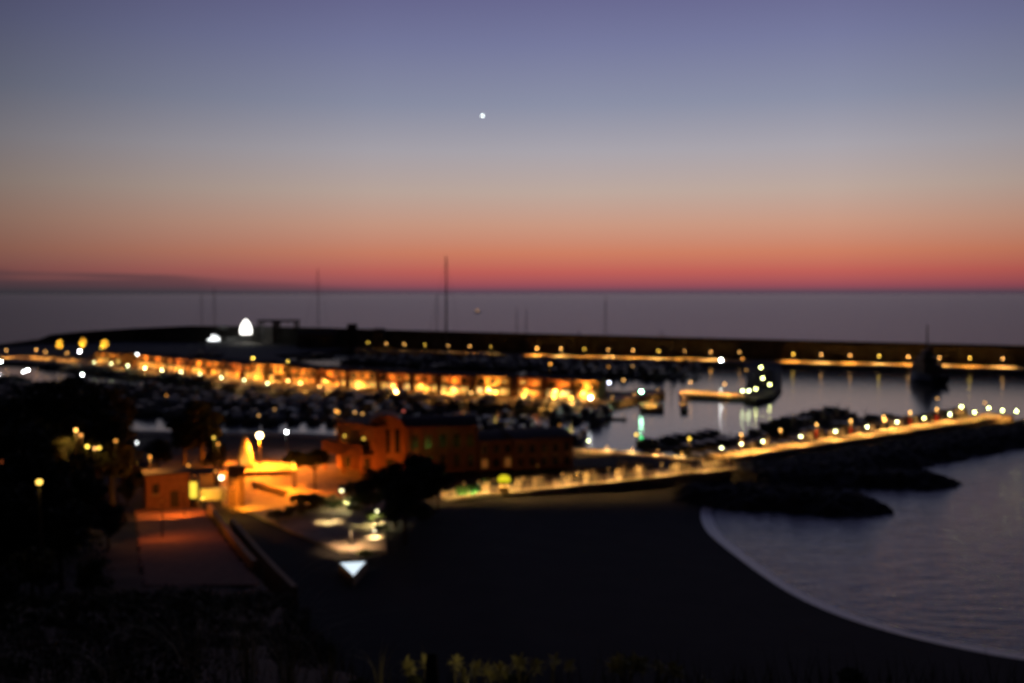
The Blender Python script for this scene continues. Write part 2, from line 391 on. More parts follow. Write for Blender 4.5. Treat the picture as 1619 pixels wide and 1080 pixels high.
def lamp_px(px, py, z, h, *a, **k):
    """post whose head shows at (px,py) and whose foot stands at level z"""
    p = at(px, py, z + h); return lamp((p.x, p.y, z), h, *a, **k)
# along the outer breakwater
xs = [582, 611, 639, 672, 709, 743, 776, 849, 887, 924, 962, 1001, 1041, 1082, 1124, 1254, 1298, 1344, 1390, 1436, 1485, 1533, 1585]
for i, x in enumerate(xs):
    f = at(x, yint(FOOT, x) + 2.6, 2.0)
    weak = x < 800
    lamp(f, 4.6, WARM if i % 3 else YEL, .5 if not weak else .3, .3, (16000 if x > 800 else (2200 if 700 < x < 790 else 500)), SOD if i % 2 else WARM, 140,
         'small orange lamp on the quay below the breakwater wall, ' + ordl(i), 'lamps along the outer breakwater quay')
# row quay edge lamps
for i, (x, y) in enumerate([(149, 573), (176, 575), (202, 578), (229, 582), (256, 585), (286, 588), (316, 592), (350, 597), (386, 601), (423, 606)]):
    lamp_px(x, y, 2.0, 3.4, WG, 1.3 if i > 1 else .7, .3, 11000, (1.0, .43, .08), 130, aim=(.35, .8, -1), label='pale yellow globe lamp on the edge of the lit shopping quay, ' + ordl(i), group='globe lamps along the shopping quay edge')
for i, (x, y) in enumerate([(455, 602), (475, 606), (505, 611), (565, 612), (625, 617), (700, 620), (745, 621)]):
    lamp_px(x, y, 2.0, 3.6, WARM, 2.0 if i in (0, 1, 4) else .8, .35, 5500, (1.0, .43, .08), 130, aim=(.35, .8, -1), label='warm lantern in front of the middle shop buildings, ' + ordl(i), group='warm lanterns along the shopping quay')
for i, (x, y, c, d_, lb) in enumerate([(784, 620, YEL, 2.5, 'bright pale lantern right of the middle of the shopping quay'), (828, 625, YEL, 1.5, 'yellow lantern near the right part of the shopping quay, left of a dark gap'),
        (876, 628, YEL, 3, 'large yellow lantern before the second to last shop building'), (903, 629, YEL, 2.5, 'yellow lantern between the last two lit shop fronts'),
        (934, 629, WHT, 6, 'white lamp at the right corner of the shopping quay'), (1014, 619, (.35, 1, .55), 14, 'bright white and green harbour light at the end of the shopping quay'),
        (963, 605, (.75, .8, 1.0), 2.2, 'bluish white lamp behind the right end of the shopping quay'), (986, 601, WARM, .5, 'small orange lamp beside the bluish white one')]):
    lamp_px(x, y, 2.0, 4.0, c, d_, .45, 6500 if i < 6 else 600, (1.0, .43, .08), 125, lb, None, aim=(.1, .5, -1))
for i, (x, y, c, d_) in enumerate([(126, 555, WHT, 8), (217, 560, WHT, 1.6), (400, 566, YEL, 1.6), (455, 571, YEL, 1.8), (870, 575, SOD, .8), (160, 550, YEL, .4)]):
    lamp_px(x, y, 2.0, 9.0, c, d_, .45, 1500, WARM, 140, ['brilliant white mast lamp by the orange-lit trees', 'cool white mast lamp at the left of the shop row', 'yellow mast lamp above the third shop roof', 'pale yellow mast lamp above the fourth shop roof', 'orange mast lamp behind the right part of the shop row', 'dim yellow mast lamp under the rightmost orange-lit tree'][i], None, kind='arm')
for i, (x, y, lb) in enumerate([(968, 627, 'left'), (1003, 622, 'middle'), (1040, 615, 'right')]):
    lamp_px(x, y, 2.0, 2.2, WARM, .15, .12, 3500, (1, .43, .08), 130, 'small hooded lamp on the bare end of the shop quay, %s of three' % lb, 'hooded lamps on the quay end', kind='hood')
lamp_px(1082, 630, 1.5, 2.0, WARM, .1, .12, 1500, (1, .43, .08), 130, 'small hooded lamp on the short leg of the side pier', None, kind='hood')
lamp_px(1030, 634, 1.6, 2.0, WARM, .1, .12, 2500, (1, .43, .08), 130, 'small hooded lamp on the detached end quay', None, kind='hood')
# left end of the quay
for i, (x, y) in enumerate([(10, 554), (57, 553), (72, 556), (106, 558)]):
    lamp_px(x, y, 2.0, 4.5, WARM, .25, .3, 7000, (1.0, .43, .08), 155, 'faint orange lamp at the far left end of the quay, ' + ordl(i), 'faint lamps at the left end of the quay')
# mole head ring of lamps
for i, (x, y, c) in enumerate([(1203, 581, YEL), (1206, 598, YEL), (1217, 608, YEL), (1195, 615, YEL), (1184, 618, WG), (1174, 618, WG)]):
    lamp_px(x, y, 1.8, 3.0, (.95, 1, .35) if c == YEL else WG, 2.6, .4, 60, WARM, 120, 'bright yellow-green lamp ringing the mole head, ' + ['farthest one', 'second from the back', 'rightmost of the ring', 'third from the front', 'second from the front', 'at the end of the lit side pier'][i], 'lamps around the mole head')
lamp_px(1140, 569, 2.0, 7.5, WHT, 14, .6, 800, WHT, 140, 'dazzling white mast lamp left of the mole', None, kind='arm')
for i, (x, y) in enumerate([(1154, 548), (1169, 557), (1174, 567), (1180, 585), (1123, 587), (1000, 579), (962, 580)]):
    lamp_px(x, y, 2.0, 5.0, SOD if i % 2 == 0 else WARM, .35 if i < 3 else .15, .35, 150, SOD, 140, 'small dim orange lamp near the mole root, ' + ['highest of the cluster', 'middle of the cluster', 'lowest of the cluster', 'right over the mole', 'left of the dazzling white lamp', 'above the dark moored yachts', 'above the bluish white lamp'][i], 'dim orange lamps near the mole')
for i, (x, y) in enumerate([(1092, 604), (1146, 607)]):
    lamp_px(x, y, 1.5, 4.2, WARM, .5, .3, 9000, (1.0, .43, .08), 155, 'orange lamp on the side pier, ' + ['left one', 'right one'][i], 'orange lamps on the side pier')
# jetty: low white-green globes on the deck edge and taller warm posts with red service pedestals behind
for i, (x, y) in enumerate([(1141, 708), (1172, 702), (1206, 698), (1266, 690), (1321, 682), (1371, 675), (1418, 667), (1461, 661), (1502, 655), (1541, 652), (1563, 645), (1585, 649), (1607, 650), (1520, 643)]):
    far = x > 1510 or x == 1461
    lamp_px(x, y, 3.0, 2.2, (.85, 1, .35) if far else WG, 2.2, .22, 2300, (1.0, .43, .08), 155, ('bright pale green globe lamp on the lit jetty, ' + ordl(i)) if i < 13 else 'pale green globe lamp near the far end of the jetty, set behind the row', 'globe lamps along the jetty')
for i, (x, y) in enumerate([(1234, 680), (1291, 671), (1345, 665), (1397, 659), (1439, 652), (1481, 647), (1172, 687), (1090, 693)]):
    p = at(x, y, 3.0 + 3.6)
    e = lamp((p.x, p.y, 3.0), 3.6, YEL if i in (7,) else (1, .5, .12), .8, .25, 3500, (1.0, .43, .08), 155, 'orange post lamp with red box behind the jetty globes, ' + ['third from the left', 'fourth from the left', 'fifth from the left', 'brightest, middle of the jetty', 'second from the right', 'rightmost', 'second from the left', 'leftmost'][i], 'orange post lamps behind the jetty')
    if i in (1, 2, 4, 5, 6): MB().box(-.3, .3, -.3, .3, 0, 1.7).build('service_box', m_red, e)
lamp_px(1399, 664, 3.0, 2.6, WARM, 1.3, .3, 1200, WARM, 150, 'second warm lamp beside the brightest post in the middle of the jetty', None)
for i, (x, y) in enumerate([(1482, 630), (1557, 637)]):
    lamp_px(x, y, 3.0, 5.5, WARM, .25, .35, 200, SOD, 150, 'faint reddish post lamp standing above the jetty, ' + ['left one', 'right one'][i], 'faint post lamps above the jetty')
# upper near-quay strip lamps
lamp_px(930, 697, 3.0, 2.6, WG, 1.6, .25, 1200, WARM, 155, 'pale green globe lamp at the left start of the curved quay strip', None)
lamp_px(1006, 687, 3.0, 3.6, YEL, .9, .25, 1500, WARM, 155, 'yellow lamp beside the green navigation light', None)
lamp_px(1014, 692, 3.0, 2.4, GRN, .5, .4, 0, None, 150, 'green navigation light standing on the curved quay', 'navigation light', name='navigation_light')
for i, x in enumerate([960, 1000, 1040, 1078]):
    p = at(x, 707 + (x - 908) * .085, 2.95)
    lamp((p.x, p.y, 2.95), .9, WARM, .12, .1, 1300, (1, .55, .16), 160, 'low bollard light on the curved quay strip, ' + ordl(i), 'bollard lights on the curved quay', name='bollard_light', kind='hood')

# ------------------------------------------------------------------ shop row on the quay
m_w1 = mat('orange_render', (0.42, 0.24, 0.12), 0.85, vary=.2, scale=.6)
m_w2 = mat('terracotta_render', (0.38, 0.16, 0.08), 0.85, vary=.2, scale=.6)
m_w3 = mat('ochre_render', (0.45, 0.30, 0.14), 0.85, vary=.2, scale=.6)
m_roof = mat('dark_roof_tiles', (0.06, 0.04, 0.035), 0.9, vary=.3, scale=2)
m_dark = mat('dark_window_glass', (0.02, 0.02, 0.022), 0.2)
m_frame = mat('dark_frame', (0.05, 0.035, 0.025), 0.6)
m_awn = mat('canvas_awning', (0.45, 0.3, 0.15), 0.9)
def lit(name, col, s): return mat(name, col, .6, emit=s, ecol=col, vary=0)
m_l1 = lit('lit_shop_glass_yellow', (1, .62, .14), .95); m_l2 = lit('lit_shop_glass_orange', (1, .42, .08), .55); m_l3 = lit('lit_window_amber', (1, .35, .05), .45); m_l4 = lit('lit_shop_glass_bright', (1, .66, .2), 1.5)
def facade_pt(x): y = yint(EDGE, x) - 8.5 - (x > 560) * 1.0; return at(x, y, 2.0)
def shop(x0, x1, h1, h2, wm, bright, up, label, seed, towers=False):
    rnd = random.Random(seed)
    a = facade_pt(x0); c = facade_pt(x1); d = c - a; w = d.length
    e = empty('shop_building', a, math.atan2(d.y, d.x), label, 'shop building', 'shop buildings along the lit quay')
    dp = 12.0; n = max(2, round(w / 4.5)); st = w / n
    MB().box(0, w, 0, dp, 0, h1 + h2).build('wall', wm, e)
    r = MB(); r.v = [(-.4, -.5, h1 + h2), (w + .4, -.5, h1 + h2), (w + .4, dp + .5, h1 + h2), (-.4, dp + .5, h1 + h2), (1.5, dp * .5, h1 + h2 + 1.3), (w - 1.5, dp * .5, h1 + h2 + 1.3)]
    r.f = [(0, 1, 5, 4), (2, 3, 4, 5), (1, 2, 5), (3, 0, 4), (0, 3, 2, 1)]; r.build('roof', m_roof, e)
    MB().box(-.1, w + .1, -3.4, -.002, h1 - .25, h1).build('terrace_slab', wm, e)
    rl = MB(); rl.box(0, w, -3.35, -3.25, h1 + .9, h1 + 1.0)
    k = 0
    while k * .9 < w: rl.box(k * .9, k * .9 + .06, -3.33, -3.27, h1, h1 + .9); k += 1
    rl.build('railing', m_frame, e)
    for i in range(n + 1):
        x = min(w - .25, max(.25, i * st)); MB().box(x - .22, x + .22, -3.3, -2.86, 0, h1 - .25).build('column', wm, e)
    for i in range(n):
        q = rnd.random()
        f = MB().box(i * st + .7, (i + 1) * st - .7, -.06, -.003, .5, h1 - .7).build('shop_window', (m_l4 if bright > 1 and q < .45 else m_l1 if q < .35 + .3 * bright else m_l2 if q < .9 else m_dark), e)
        f = MB().box(i * st + 1.1, (i + 1) * st - 1.1, -.06, -.003, h1 + .8, h1 + h2 - .8).build('window', (m_l3 if rnd.random() < .35 else m_dark), e)
    if rnd.random() < .8:
        i = rnd.randrange(n); aw = MB(); x0_, x1_ = i * st, (i + 1) * st
        aw.v = [(x0_, -3.45, h1 - .6), (x1_, -3.45, h1 - .6), (x1_, -5.6, h1 - 1.5), (x0_, -5.6, h1 - 1.5), (x0_, -3.45, h1 - .68), (x1_, -3.45, h1 - .68), (x1_, -5.6, h1 - 1.58), (x0_, -5.6, h1 - 1.58)]
        aw.f = [(0, 3, 2, 1), (4, 5, 6, 7), (0, 1, 5, 4), (2, 3, 7, 6), (0, 4, 7, 3), (1, 2, 6, 5)]; aw.build('awning', m_awn, e)
    nl = max(1, n // 3)
    for i in range(nl):
        x = (i + .5) * w / nl
        spot(e, (x, -1.6, h1 - .45), 2400 * bright, WARM, (0, -.1, -1), 140, .3, .2)
        spot(e, (x, -2.9, h1 + .3), 1500 * up, SOD, (0, 1, .75), 118, .4, .2)
    spot(e, (w * .5, -3.6, h1 - .3), 4200 * bright, (1.0, .43, .08), (0, -.25, -1), 125, .3, .2)
    return e
SHOPS = [(150, 190, 3.2, 2.6, m_w3, .6, .5), (218, 262, 3.6, 3.2, m_w1, .8, .8), (266, 300, 3.6, 3.0, m_w2, .8, 1.0), (304, 350, 3.6, 3.4, m_w1, .9, .9), (354, 396, 3.6, 3.6, m_w2, .9, .9), (400, 418, 3.6, 4.2, m_w3, 1., 2.0),
         (425, 455, 3.6, 4.2, m_w3, 1., 2.6), (459, 500, 3.4, 3.6, m_w1, .8, 1.0), (505, 548, 3.4, 3.8, m_w2, 1.0, .6), (552, 596, 3.4, 3.8, m_w1, 1.0, .9), (601, 650, 3.4, 3.8, m_w2, 1.7, .45), (654, 692, 3.4, 3.8, m_w2, 1.0, .5),
         (696, 742, 3.4, 3.8, m_w2, 1.6, .8), (752, 806, 3.4, 4.0, m_w3, 1.3, 2.4), (818, 858, 3.4, 3.8, m_w2, 1.0, .5), (862, 905, 3.4, 3.6, m_w2, 1.3, .7), (908, 946, 3.4, 3.6, m_w3, 1.6, 2.6)]
SHL = ['small low building at the far left start of the quay row', 'orange two-storey building just right of the white mast lamp', 'terracotta building with a bright amber upper window, third in the row', 'two-storey orange building with glowing bays, fourth in the row',
       'terracotta building left of the bright ochre facades, fifth in the row', 'narrow bright ochre building under a mast lamp', 'broad brightly lit ochre building under the pale yellow mast lamp', 'orange building just right of the brightly lit ochre one',
       'dim terracotta building with one orange strip upstairs', 'orange building standing above the light yellow terraces, tenth in the row', 'dark red building over the brightest yellow terrace', 'short dark red building right of the brightest terrace',
       'red building with lit right corner, left of a dark gap', 'bright ochre building with glowing yellow upper wall, right of the dark gap', 'dim reddish building right of the glowing ochre one', 'reddish building, second from the right end of the row', 'brightly lit ochre building closing the row at its right end']
for i, (s, lb) in enumerate(zip(SHOPS, SHL)): shop(*s, lb, 30 + i)
# dark service buildings on the yard behind
m_shed = mat('shed_cladding', (0.09, 0.08, 0.08), .7, vary=.2)
def shed(px0, px1, pyb, pyt, z, label, name='shed', depth=10, mt=None, cat='shed'):
    a = at(px0, pyb, z); c = at(px1, pyb, z); h = (pyb - pyt) / F * a.y; w = c.x - a.x
    e = empty(name, a, 0, label, cat)
    MB().box(0, w, 0, depth, 0, h * .85).build('wall', mt or m_shed, e)
    r = MB(); H = h * .85; r.v = [(-.3, -.3, H), (w + .3, -.3, H), (w + .3, depth + .3, H), (-.3, depth + .3, H), (-.3, depth / 2, h), (w + .3, depth / 2, h)]
    r.f = [(0, 1, 5, 4), (2, 3, 4, 5), (0, 4, 3), (1, 2, 5), (0, 3, 2, 1)]; r.build('roof', m_roof, e)
    MB().box(w * .2, w * .45, -.05, -.003, 0, H * .6).build('door', m_frame, e)
    MB().box(w * .6, w * .85, -.05, -.003, H * .4, H * .7).build('window', m_dark, e)
    return e
shed(549, 563, 548, 512, 2, 'small dark control hut rising above the breakwater line', 'hut', 6, cat='hut')
shed(590, 607, 552, 519, 2, 'low dark hut with a ridge just right of the control hut', 'hut', 6, cat='hut')
shed(470, 530, 549, 524, 2, 'long low dark shed beside the boat lift', 'shed', 10)
# boat lift gantry
p = at(410, 543, 2); w = at(467, 543, 2).x - p.x; h = (543 - 506) / F * p.y
e = empty('boat_lift', p, 0, 'tall dark steel boat lift frame standing by the glowing white tent', 'boat lift')
m_steel = mat('dark_steel', (0.05, 0.05, 0.055), .5, .5)
for fx in (0, .4, .47, 1):
    for y_ in (0, 12): MB().box(fx * w - .8, fx * w + .8, y_ - .8, y_ + .8, 0, h - 1.6).build('leg', m_steel, e)
for y_ in (0, 12): MB().box(-1.5, w + 1.5, y_ - .9, y_ + .9, h - 1.6, h).build('beam', m_steel, e)
for fx in (0, .44, 1): MB().box(fx * w - .6, fx * w + .6, .95, 11.05, h - 1.4, h - .3).build('cross_beam', m_steel, e)
for fx in (.2, .75): MB().tube([(fx * w, 6, h - 1.0), (fx * w, 6, h * .45)], .15, 6).build('sling', m_steel, e)
# tent with its floodlit white put in as canvas emission, and floodlit boat in the yard
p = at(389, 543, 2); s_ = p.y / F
e = empty('marquee', p, 0, 'white pointed tent on the boatyard, its floodlit glow put into the canvas', 'tent')
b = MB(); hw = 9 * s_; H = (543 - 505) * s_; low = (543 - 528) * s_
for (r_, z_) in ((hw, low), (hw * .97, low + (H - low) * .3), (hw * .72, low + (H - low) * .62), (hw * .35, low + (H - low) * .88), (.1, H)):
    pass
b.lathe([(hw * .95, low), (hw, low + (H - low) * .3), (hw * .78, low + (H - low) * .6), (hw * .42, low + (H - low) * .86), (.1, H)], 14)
b.build('canopy', lit('glowing_tent_canvas', (1, .97, .9), 4.0), e, True)
for k in range(6):
    t = k * math.pi / 3; MB().tube([(hw * .9 * math.cos(t), hw * .9 * math.sin(t), 0), (hw * .9 * math.cos(t), hw * .9 * math.sin(t), low + .1)], .2, 6).build('pole', m_steel, e)
# ------------------------------------------------------------------ boats
m_hull = mat('white_gelcoat', (0.22, 0.23, 0.25), 0.35, vary=.1); m_hull2 = mat('navy_gelcoat', (0.03, 0.04, 0.08), 0.3, vary=.15); m_hull3 = mat('grey_gelcoat', (0.14, 0.15, 0.16), 0.35, vary=.15)
m_deck = mat('teak_deck', (0.12, 0.08, 0.05), 0.7); m_cov = mat('blue_canvas', (0.04, 0.05, 0.12), 0.9); m_mast = mat('mast_aluminium', (0.05, 0.05, 0.055), .5, .3)
def hull_mb(L, B, fb, n=10):
    b = MB()
    for i in range(n + 1):
        t = i / n; x = -L / 2 + L * t
        hb = B / 2 * (0.82 + .18 * math.sin(math.pi * min(t * 1.4, 1) / 2)) * (1 - max(0, (t - .45) / .55) ** 2.2) + .02
        sh = fb * (1 + .35 * t * t); k = -.45 * (1 - t ** 3)
        xo = x + .1 * L * max(0, t - .75) * 1.2
        for yy, zz, xx in ((-hb, sh, xo), (-hb * .92, sh * .45, x), (-hb * .55, k * .6, x), (0, k, x), (hb * .55, k * .6, x), (hb * .92, sh * .45, x), (hb, sh, xo)): b.v.append((xx, yy, zz))
    for i in range(n):
        for j in range(6): a = i * 7 + j; b.f.append((a, a + 7, a + 8, a + 1))
    b.f.append(tuple(range(7)))
    dk = MB()
    for i in range(n + 1):
        p0 = b.v[i * 7]; p1 = b.v[i * 7 + 6]; dk.v += [(p0[0], p0[1] * .97, p0[2] - .08), (p1[0], p1[1] * .97, p1[2] - .08)]
    for i in range(n): dk.f.append((i * 2, i * 2 + 2, i * 2 + 3, i * 2 + 1))
    return b, dk
def cabin_mb(x0, x1, w, z0, z1, rk=.6):
    b = MB(); b.v = [(x0, -w, z0), (x1, -w * .8, z0), (x1, w * .8, z0), (x0, w, z0), (x0 + rk * .2, -w * .82, z1), (x1 - rk, -w * .6, z1), (x1 - rk, w * .6, z1), (x0 + rk * .2, w * .82, z1)]
    b.f = [(0, 1, 5, 4), (1, 2, 6, 5), (2, 3, 7, 6), (3, 0, 4, 7), (4, 5, 6, 7), (0, 3, 2, 1)]; return b
def motor(L, hm, fly=True):
    e = empty('motor_boat', (0, 0, 0)); B = L * .32; fb = L * .11
    h, d = hull_mb(L, B, fb); h.build('hull', hm, e, True); d.build('deck', m_deck, e)
    cabin_mb(-L * .22, L * .28, B * .36, fb, fb + L * .13, L * .09).build('cabin', hm, e)
    cabin_mb(-L * .2, L * .285, B * .365, fb + L * .05, fb + L * .095, L * .05).build('window_band', m_dark, e)
    if fly:
        cabin_mb(-L * .2, L * .05, B * .3, fb + L * .13, fb + L * .19, L * .03).build('flybridge', hm, e)
        MB().tube([(-L * .2, -B * .25, fb + L * .18), (-L * .22, -B * .2, fb + L * .27), (-L * .22, B * .2, fb + L * .27), (-L * .2, B * .25, fb + L * .18)], .06, 5).build('radar_arch', hm, e)
    MB().tube([(L * .1, -B * .4, fb + .7), (L * .38, -B * .2, fb + .95), (L * .5, 0, fb * 1.3 + .7), (L * .38, B * .2, fb + .95), (L * .1, B * .4, fb + .7)], .03, 4).build('rail', m_mast, e)
    return e
def sailer(L, hm, mh):
    e = empty('sailing_boat', (0, 0, 0)); B = L * .29; fb = L * .095
    h, d = hull_mb(L, B, fb); h.build('hull', hm, e, True); d.build('deck', m_deck, e)
    cabin_mb(-L * .12, L * .25, B * .3, fb, fb + L * .055, L * .08).build('cabin', hm, e)
    m = MB(); r_ = .05 + .0035 * mh + (.3 if mh > 55 else 0)
    m.tube([(L * .08, 0, fb), (L * .08, 0, fb + mh)], [r_, r_ * .65], 6)
    for q in (.38, .68): m.tube([(L * .08, -B * .3, fb + mh * q), (L * .08, B * .3, fb + mh * q)], r_ * .35, 4)
    m.build('mast', m_mast, e)
    s = MB()
    for a_ in ((L * .52, 0, fb * 1.3), (-L * .49, 0, fb), (L * .05, -B * .48, fb), (L * .05, B * .48, fb)): s.tube([a_, (L * .08, 0, fb + mh * .98)], .02 + .0006 * mh, 3)
    s.build('rigging', m_mast, e)
    MB().tube([(L * .07, 0, fb + L * .12), (-L * .36, 0, fb + L * .11)], [L * .018, L * .012], 6).build('boom', m_cov, e)
    return e
PROT = {}
def put_boat(kind, loc, rz, label, group, sc=1.0, name=None):
    if kind not in PROT:
        PROT[kind] = {'ma': lambda: motor(11, m_hull), 'mb': lambda: motor(9, m_hull2, False), 'mc': lambda: motor(14, m_hull3), 'md': lambda: motor(7.5, m_hull3, False),
                      'sa': lambda: sailer(10, m_hull, 12.5), 'sb': lambda: sailer(12, m_hull2, 15), 'sc': lambda: sailer(9, m_hull3, 10.5)}[kind](); o = PROT[kind]
    else: o = copy_tree(PROT[kind])
    o.location = loc; o.rotation_euler = (0, 0, rz); o.scale = (sc, sc, sc)
    tag(o, label, 'boat', group); return o
m_pont = mat('pontoon_planks', (0.06, 0.055, 0.05), .9)
rb = random.Random(11)
def pontoon(a, c, label, rowname, kinds, step, both=True, skip=()):
    a = Vector(a); c = Vector(c); d = (c - a); L = d.length; d /= L; n_ = Vector((-d.y, d.x)); ang = math.atan2(d.y, d.x)
    e = empty('pontoon', (a.x, a.y, 0), ang, label, 'pontoon')
    MB().box(0, L, -1.1, 1.1, .05, .55).build('deck', m_pont, e)
    for k in range(int(L // 12) + 1): MB().tube([(k * 12 + .5, 1.25, -1), (k * 12 + .5, 1.25, 2.2)], .14, 6).build('pile', m_steel, e)
    lst = []
    for side in ((1, -1) if both else (1,)):
        t = 3.5
        while t < L - 2:
            k = rb.choice(kinds); hl = {'ma': 5.5, 'mb': 4.5, 'mc': 7, 'md': 3.8, 'sa': 5, 'sb': 6, 'sc': 4.5}[k]
            if rb.random() > .06 and not any(s0 < t / L < s1 for s0, s1 in skip):
                p = a + d * t + n_ * side * (hl * 1.22 + 1.9); lst.append((side, t, k, p, ang + (math.pi / 2 if side > 0 else -math.pi / 2) + rb.uniform(-.05, .05)))
            t += step * rb.uniform(.92, 1.12)
    for side in (1, -1):
        row = sorted([l for l in lst if l[0] == side], key=lambda q: q[3].x / q[3].y)
        for i, (s, t, k, p, rz) in enumerate(row):
            nm = {'m': 'motor boat', 's': 'sailing boat'}[k[0]]
            put_boat(k, (p.x, p.y, 0), rz, 'dark %s, %s row of the %s, %s' % (nm, 'far' if side > 0 else 'near', rowname, ordl(i)), 'boats moored at the ' + rowname, rb.uniform(1.1, 1.38))
# front basin pontoons: roughly parallel to the shop quay
pontoon((-262, 470), (-128, 392), 'dark floating pontoon farthest left under the lit shop quay', 'upper left pontoon', ['ma', 'mb', 'mc', 'ma', 'sc'], 6.9)
pontoon((-128, 380), (-20, 352), 'dark floating pontoon below the middle of the shop quay', 'middle pontoon', ['ma', 'mb', 'ma', 'mc', 'md'], 6.9)
pontoon((-215, 400), (-108, 345), 'dark floating pontoon in the left of the near basin', 'left basin pontoon', ['mb', 'ma', 'md', 'ma'], 6.6)
pontoon((-100, 338), (10, 312), 'dark floating pontoon behind the round-topped building', 'central basin pontoon', ['mb', 'ma', 'md', 'ma', 'mc'], 6.6)
pontoon((-195, 345), (-125, 318), 'dark floating pontoon left of the grey open water', 'small left pontoon', ['mb', 'md', 'ma'], 6.3)
pontoon((-40, 300), (22, 285), 'dark floating pontoon behind the long dim building', 'near pontoon', ['mb', 'md', 'ma'], 6.3)
pontoon((14, 338), (38, 330), 'short dark pontoon below the lit end quay', 'short pontoon', ['ma', 'mb'], 6.6)
# boats moored stern-to right below the shop quay
ql = []; edge_w = [at(x, y, 2.0) for x, y in EDGE[2:]]
for a_, c_ in zip(edge_w[:-1], edge_w[1:]):
    d = c_ - a_; L_ = d.length; d.normalize(); nn = Vector((d.y, -d.x, 0)); t = 2.0
    while t < L_ - 1:
        k = rb.choice(['ma', 'mb', 'mc', 'ma', 'mb', 'md']); hl = {'ma': 5.5, 'mb': 4.5, 'mc': 7, 'md': 3.8}[k]; ql.append((k, a_ + d * t + nn * (hl * 1.28 + 1.2), math.atan2(nn.y, nn.x))); t += 7.2 * rb.uniform(.92, 1.15)
for i, (k, p, rz) in enumerate(ql):
    put_boat(k, (p.x, p.y, 0), rz, 'dark motor boat berthed against the lit shop quay, ' + ordl(i), 'boats berthed against the shop quay', rb.uniform(1.15, 1.4))
# boats on the inner side of the jetty
jl = []
t = .03
while t < .99:
    k = rb.choice(['ma', 'mc', 'mc', 'ma', 'mb'] if t > .3 else ['mb', 'md', 'mb', 'ma']); hl = {'ma': 5.5, 'mb': 4.5, 'mc': 7, 'md': 3.8}[k]
    p = jp(t, 3.6 + hl + 1); jl.append((k, p)); t += .036
for i, (k, p) in enumerate(jl):
    put_boat(k, (p[0], p[1], 0), math.atan2(jn.y, jn.x) + rb.uniform(-.06, .06), 'dark motor boat moored behind the lit jetty, ' + ordl(i), 'boats moored along the jetty', rb.uniform(.95, 1.15))
pontoon((88, 292), (122, 330), 'dark floating pontoon behind the middle of the jetty', 'jetty pontoon', ['ma', 'mc', 'mb'], 5.0)
pontoon((36, 262), (66, 287), 'dark floating pontoon off the curved quay', 'curved quay pontoon', ['ma', 'mb', 'md'], 4.6, skip=((.0, .15),))
# back basin between shop quay and breakwater
pontoon(at(560, 573)[:2], at(930, 590)[:2], 'dark pontoon just behind the shop row', 'back pontoon', ['sa', 'ma', 'sb', 'mc', 'sc'], 6.4)
pontoon(at(640, 571)[:2], at(1120, 587)[:2], 'dark pontoon beneath the lit breakwater quay', 'outer pontoon', ['ma', 'sb', 'sa', 'mc', 'ma'], 6.4)
pontoon(at(900, 592)[:2], at(1110, 598)[:2], 'dark pontoon between the shop row end and the mole', 'mole pontoon', ['sa', 'mc', 'ma', 'mb'], 5.6)
# tall-masted yachts
TALL = [(706, 586, 405, 'the tallest mast of all, rising over the red horizon'), (691, 584, 462, 'a thin mast just left of the tallest one'), (504, 571, 432, 'the second tallest mast, right of the boat lift'), (320, 566, 470, 'a faint thin mast left of the glowing tent'),
        (340, 567, 462, 'a faint thin mast next to the glowing tent'), (817, 582, 487, 'the left of two twin masts'), (832, 583, 487, 'the right of two twin masts'), (957, 584, 467, 'a single tall mast above the right end of the shop row')]
for i, (x, yb, yt, lb) in enumerate(TALL):
    p = at(x, yb, 0)
    if x in (504, 320, 340): p = at(x, yb, 2)
    tz = atY(x, yt, p.y).z; L = 24 if tz > 45 else 17
    e = sailer(L, m_hull2 if i % 2 else m_hull3, tz - L * .095)
    e.location = (p.x - 0, p.y, 0 if p.z < 1 else 3.0); e.rotation_euler = (0, 0, .3 + .2 * i)
    e.location.x -= L * .08 * math.cos(.3 + .2 * i); e.location.y -= L * .08 * math.sin(.3 + .2 * i)
    e.name = 'sailing_yacht'; tag(e, 'large dark yacht carrying ' + lb, 'yacht')
# floodlit motor yacht in the yard
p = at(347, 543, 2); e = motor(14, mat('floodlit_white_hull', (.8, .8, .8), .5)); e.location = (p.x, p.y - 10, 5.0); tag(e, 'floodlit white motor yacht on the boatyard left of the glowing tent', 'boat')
e.scale = (.95, .95, .95)
cr = MB(); [cr.tube([(x_, y_, -3.1), (x_, y_, .3)], .15, 5) for x_ in (-4, 0, 4) for y_ in (-1.2, 1.2)]; cr.build('cradle', m_steel, e)
f = empty('floodlight', (p.x - 4, p.y - 28, 2.0), 0, 'low floodlight aimed at the white yacht in the boatyard', 'floodlight')
MB().tube([(0, 0, 0), (0, 0, 1.4)], .12, 6).build('pole', m_steel, f); MB().box(-.5, .5, -.35, .05, 1.4, 2.0).build('housing', m_steel, f)
spot(f, (0, .25, 1.9), 60000, WHT, (.16, 1, .13), 34, .5, .2)
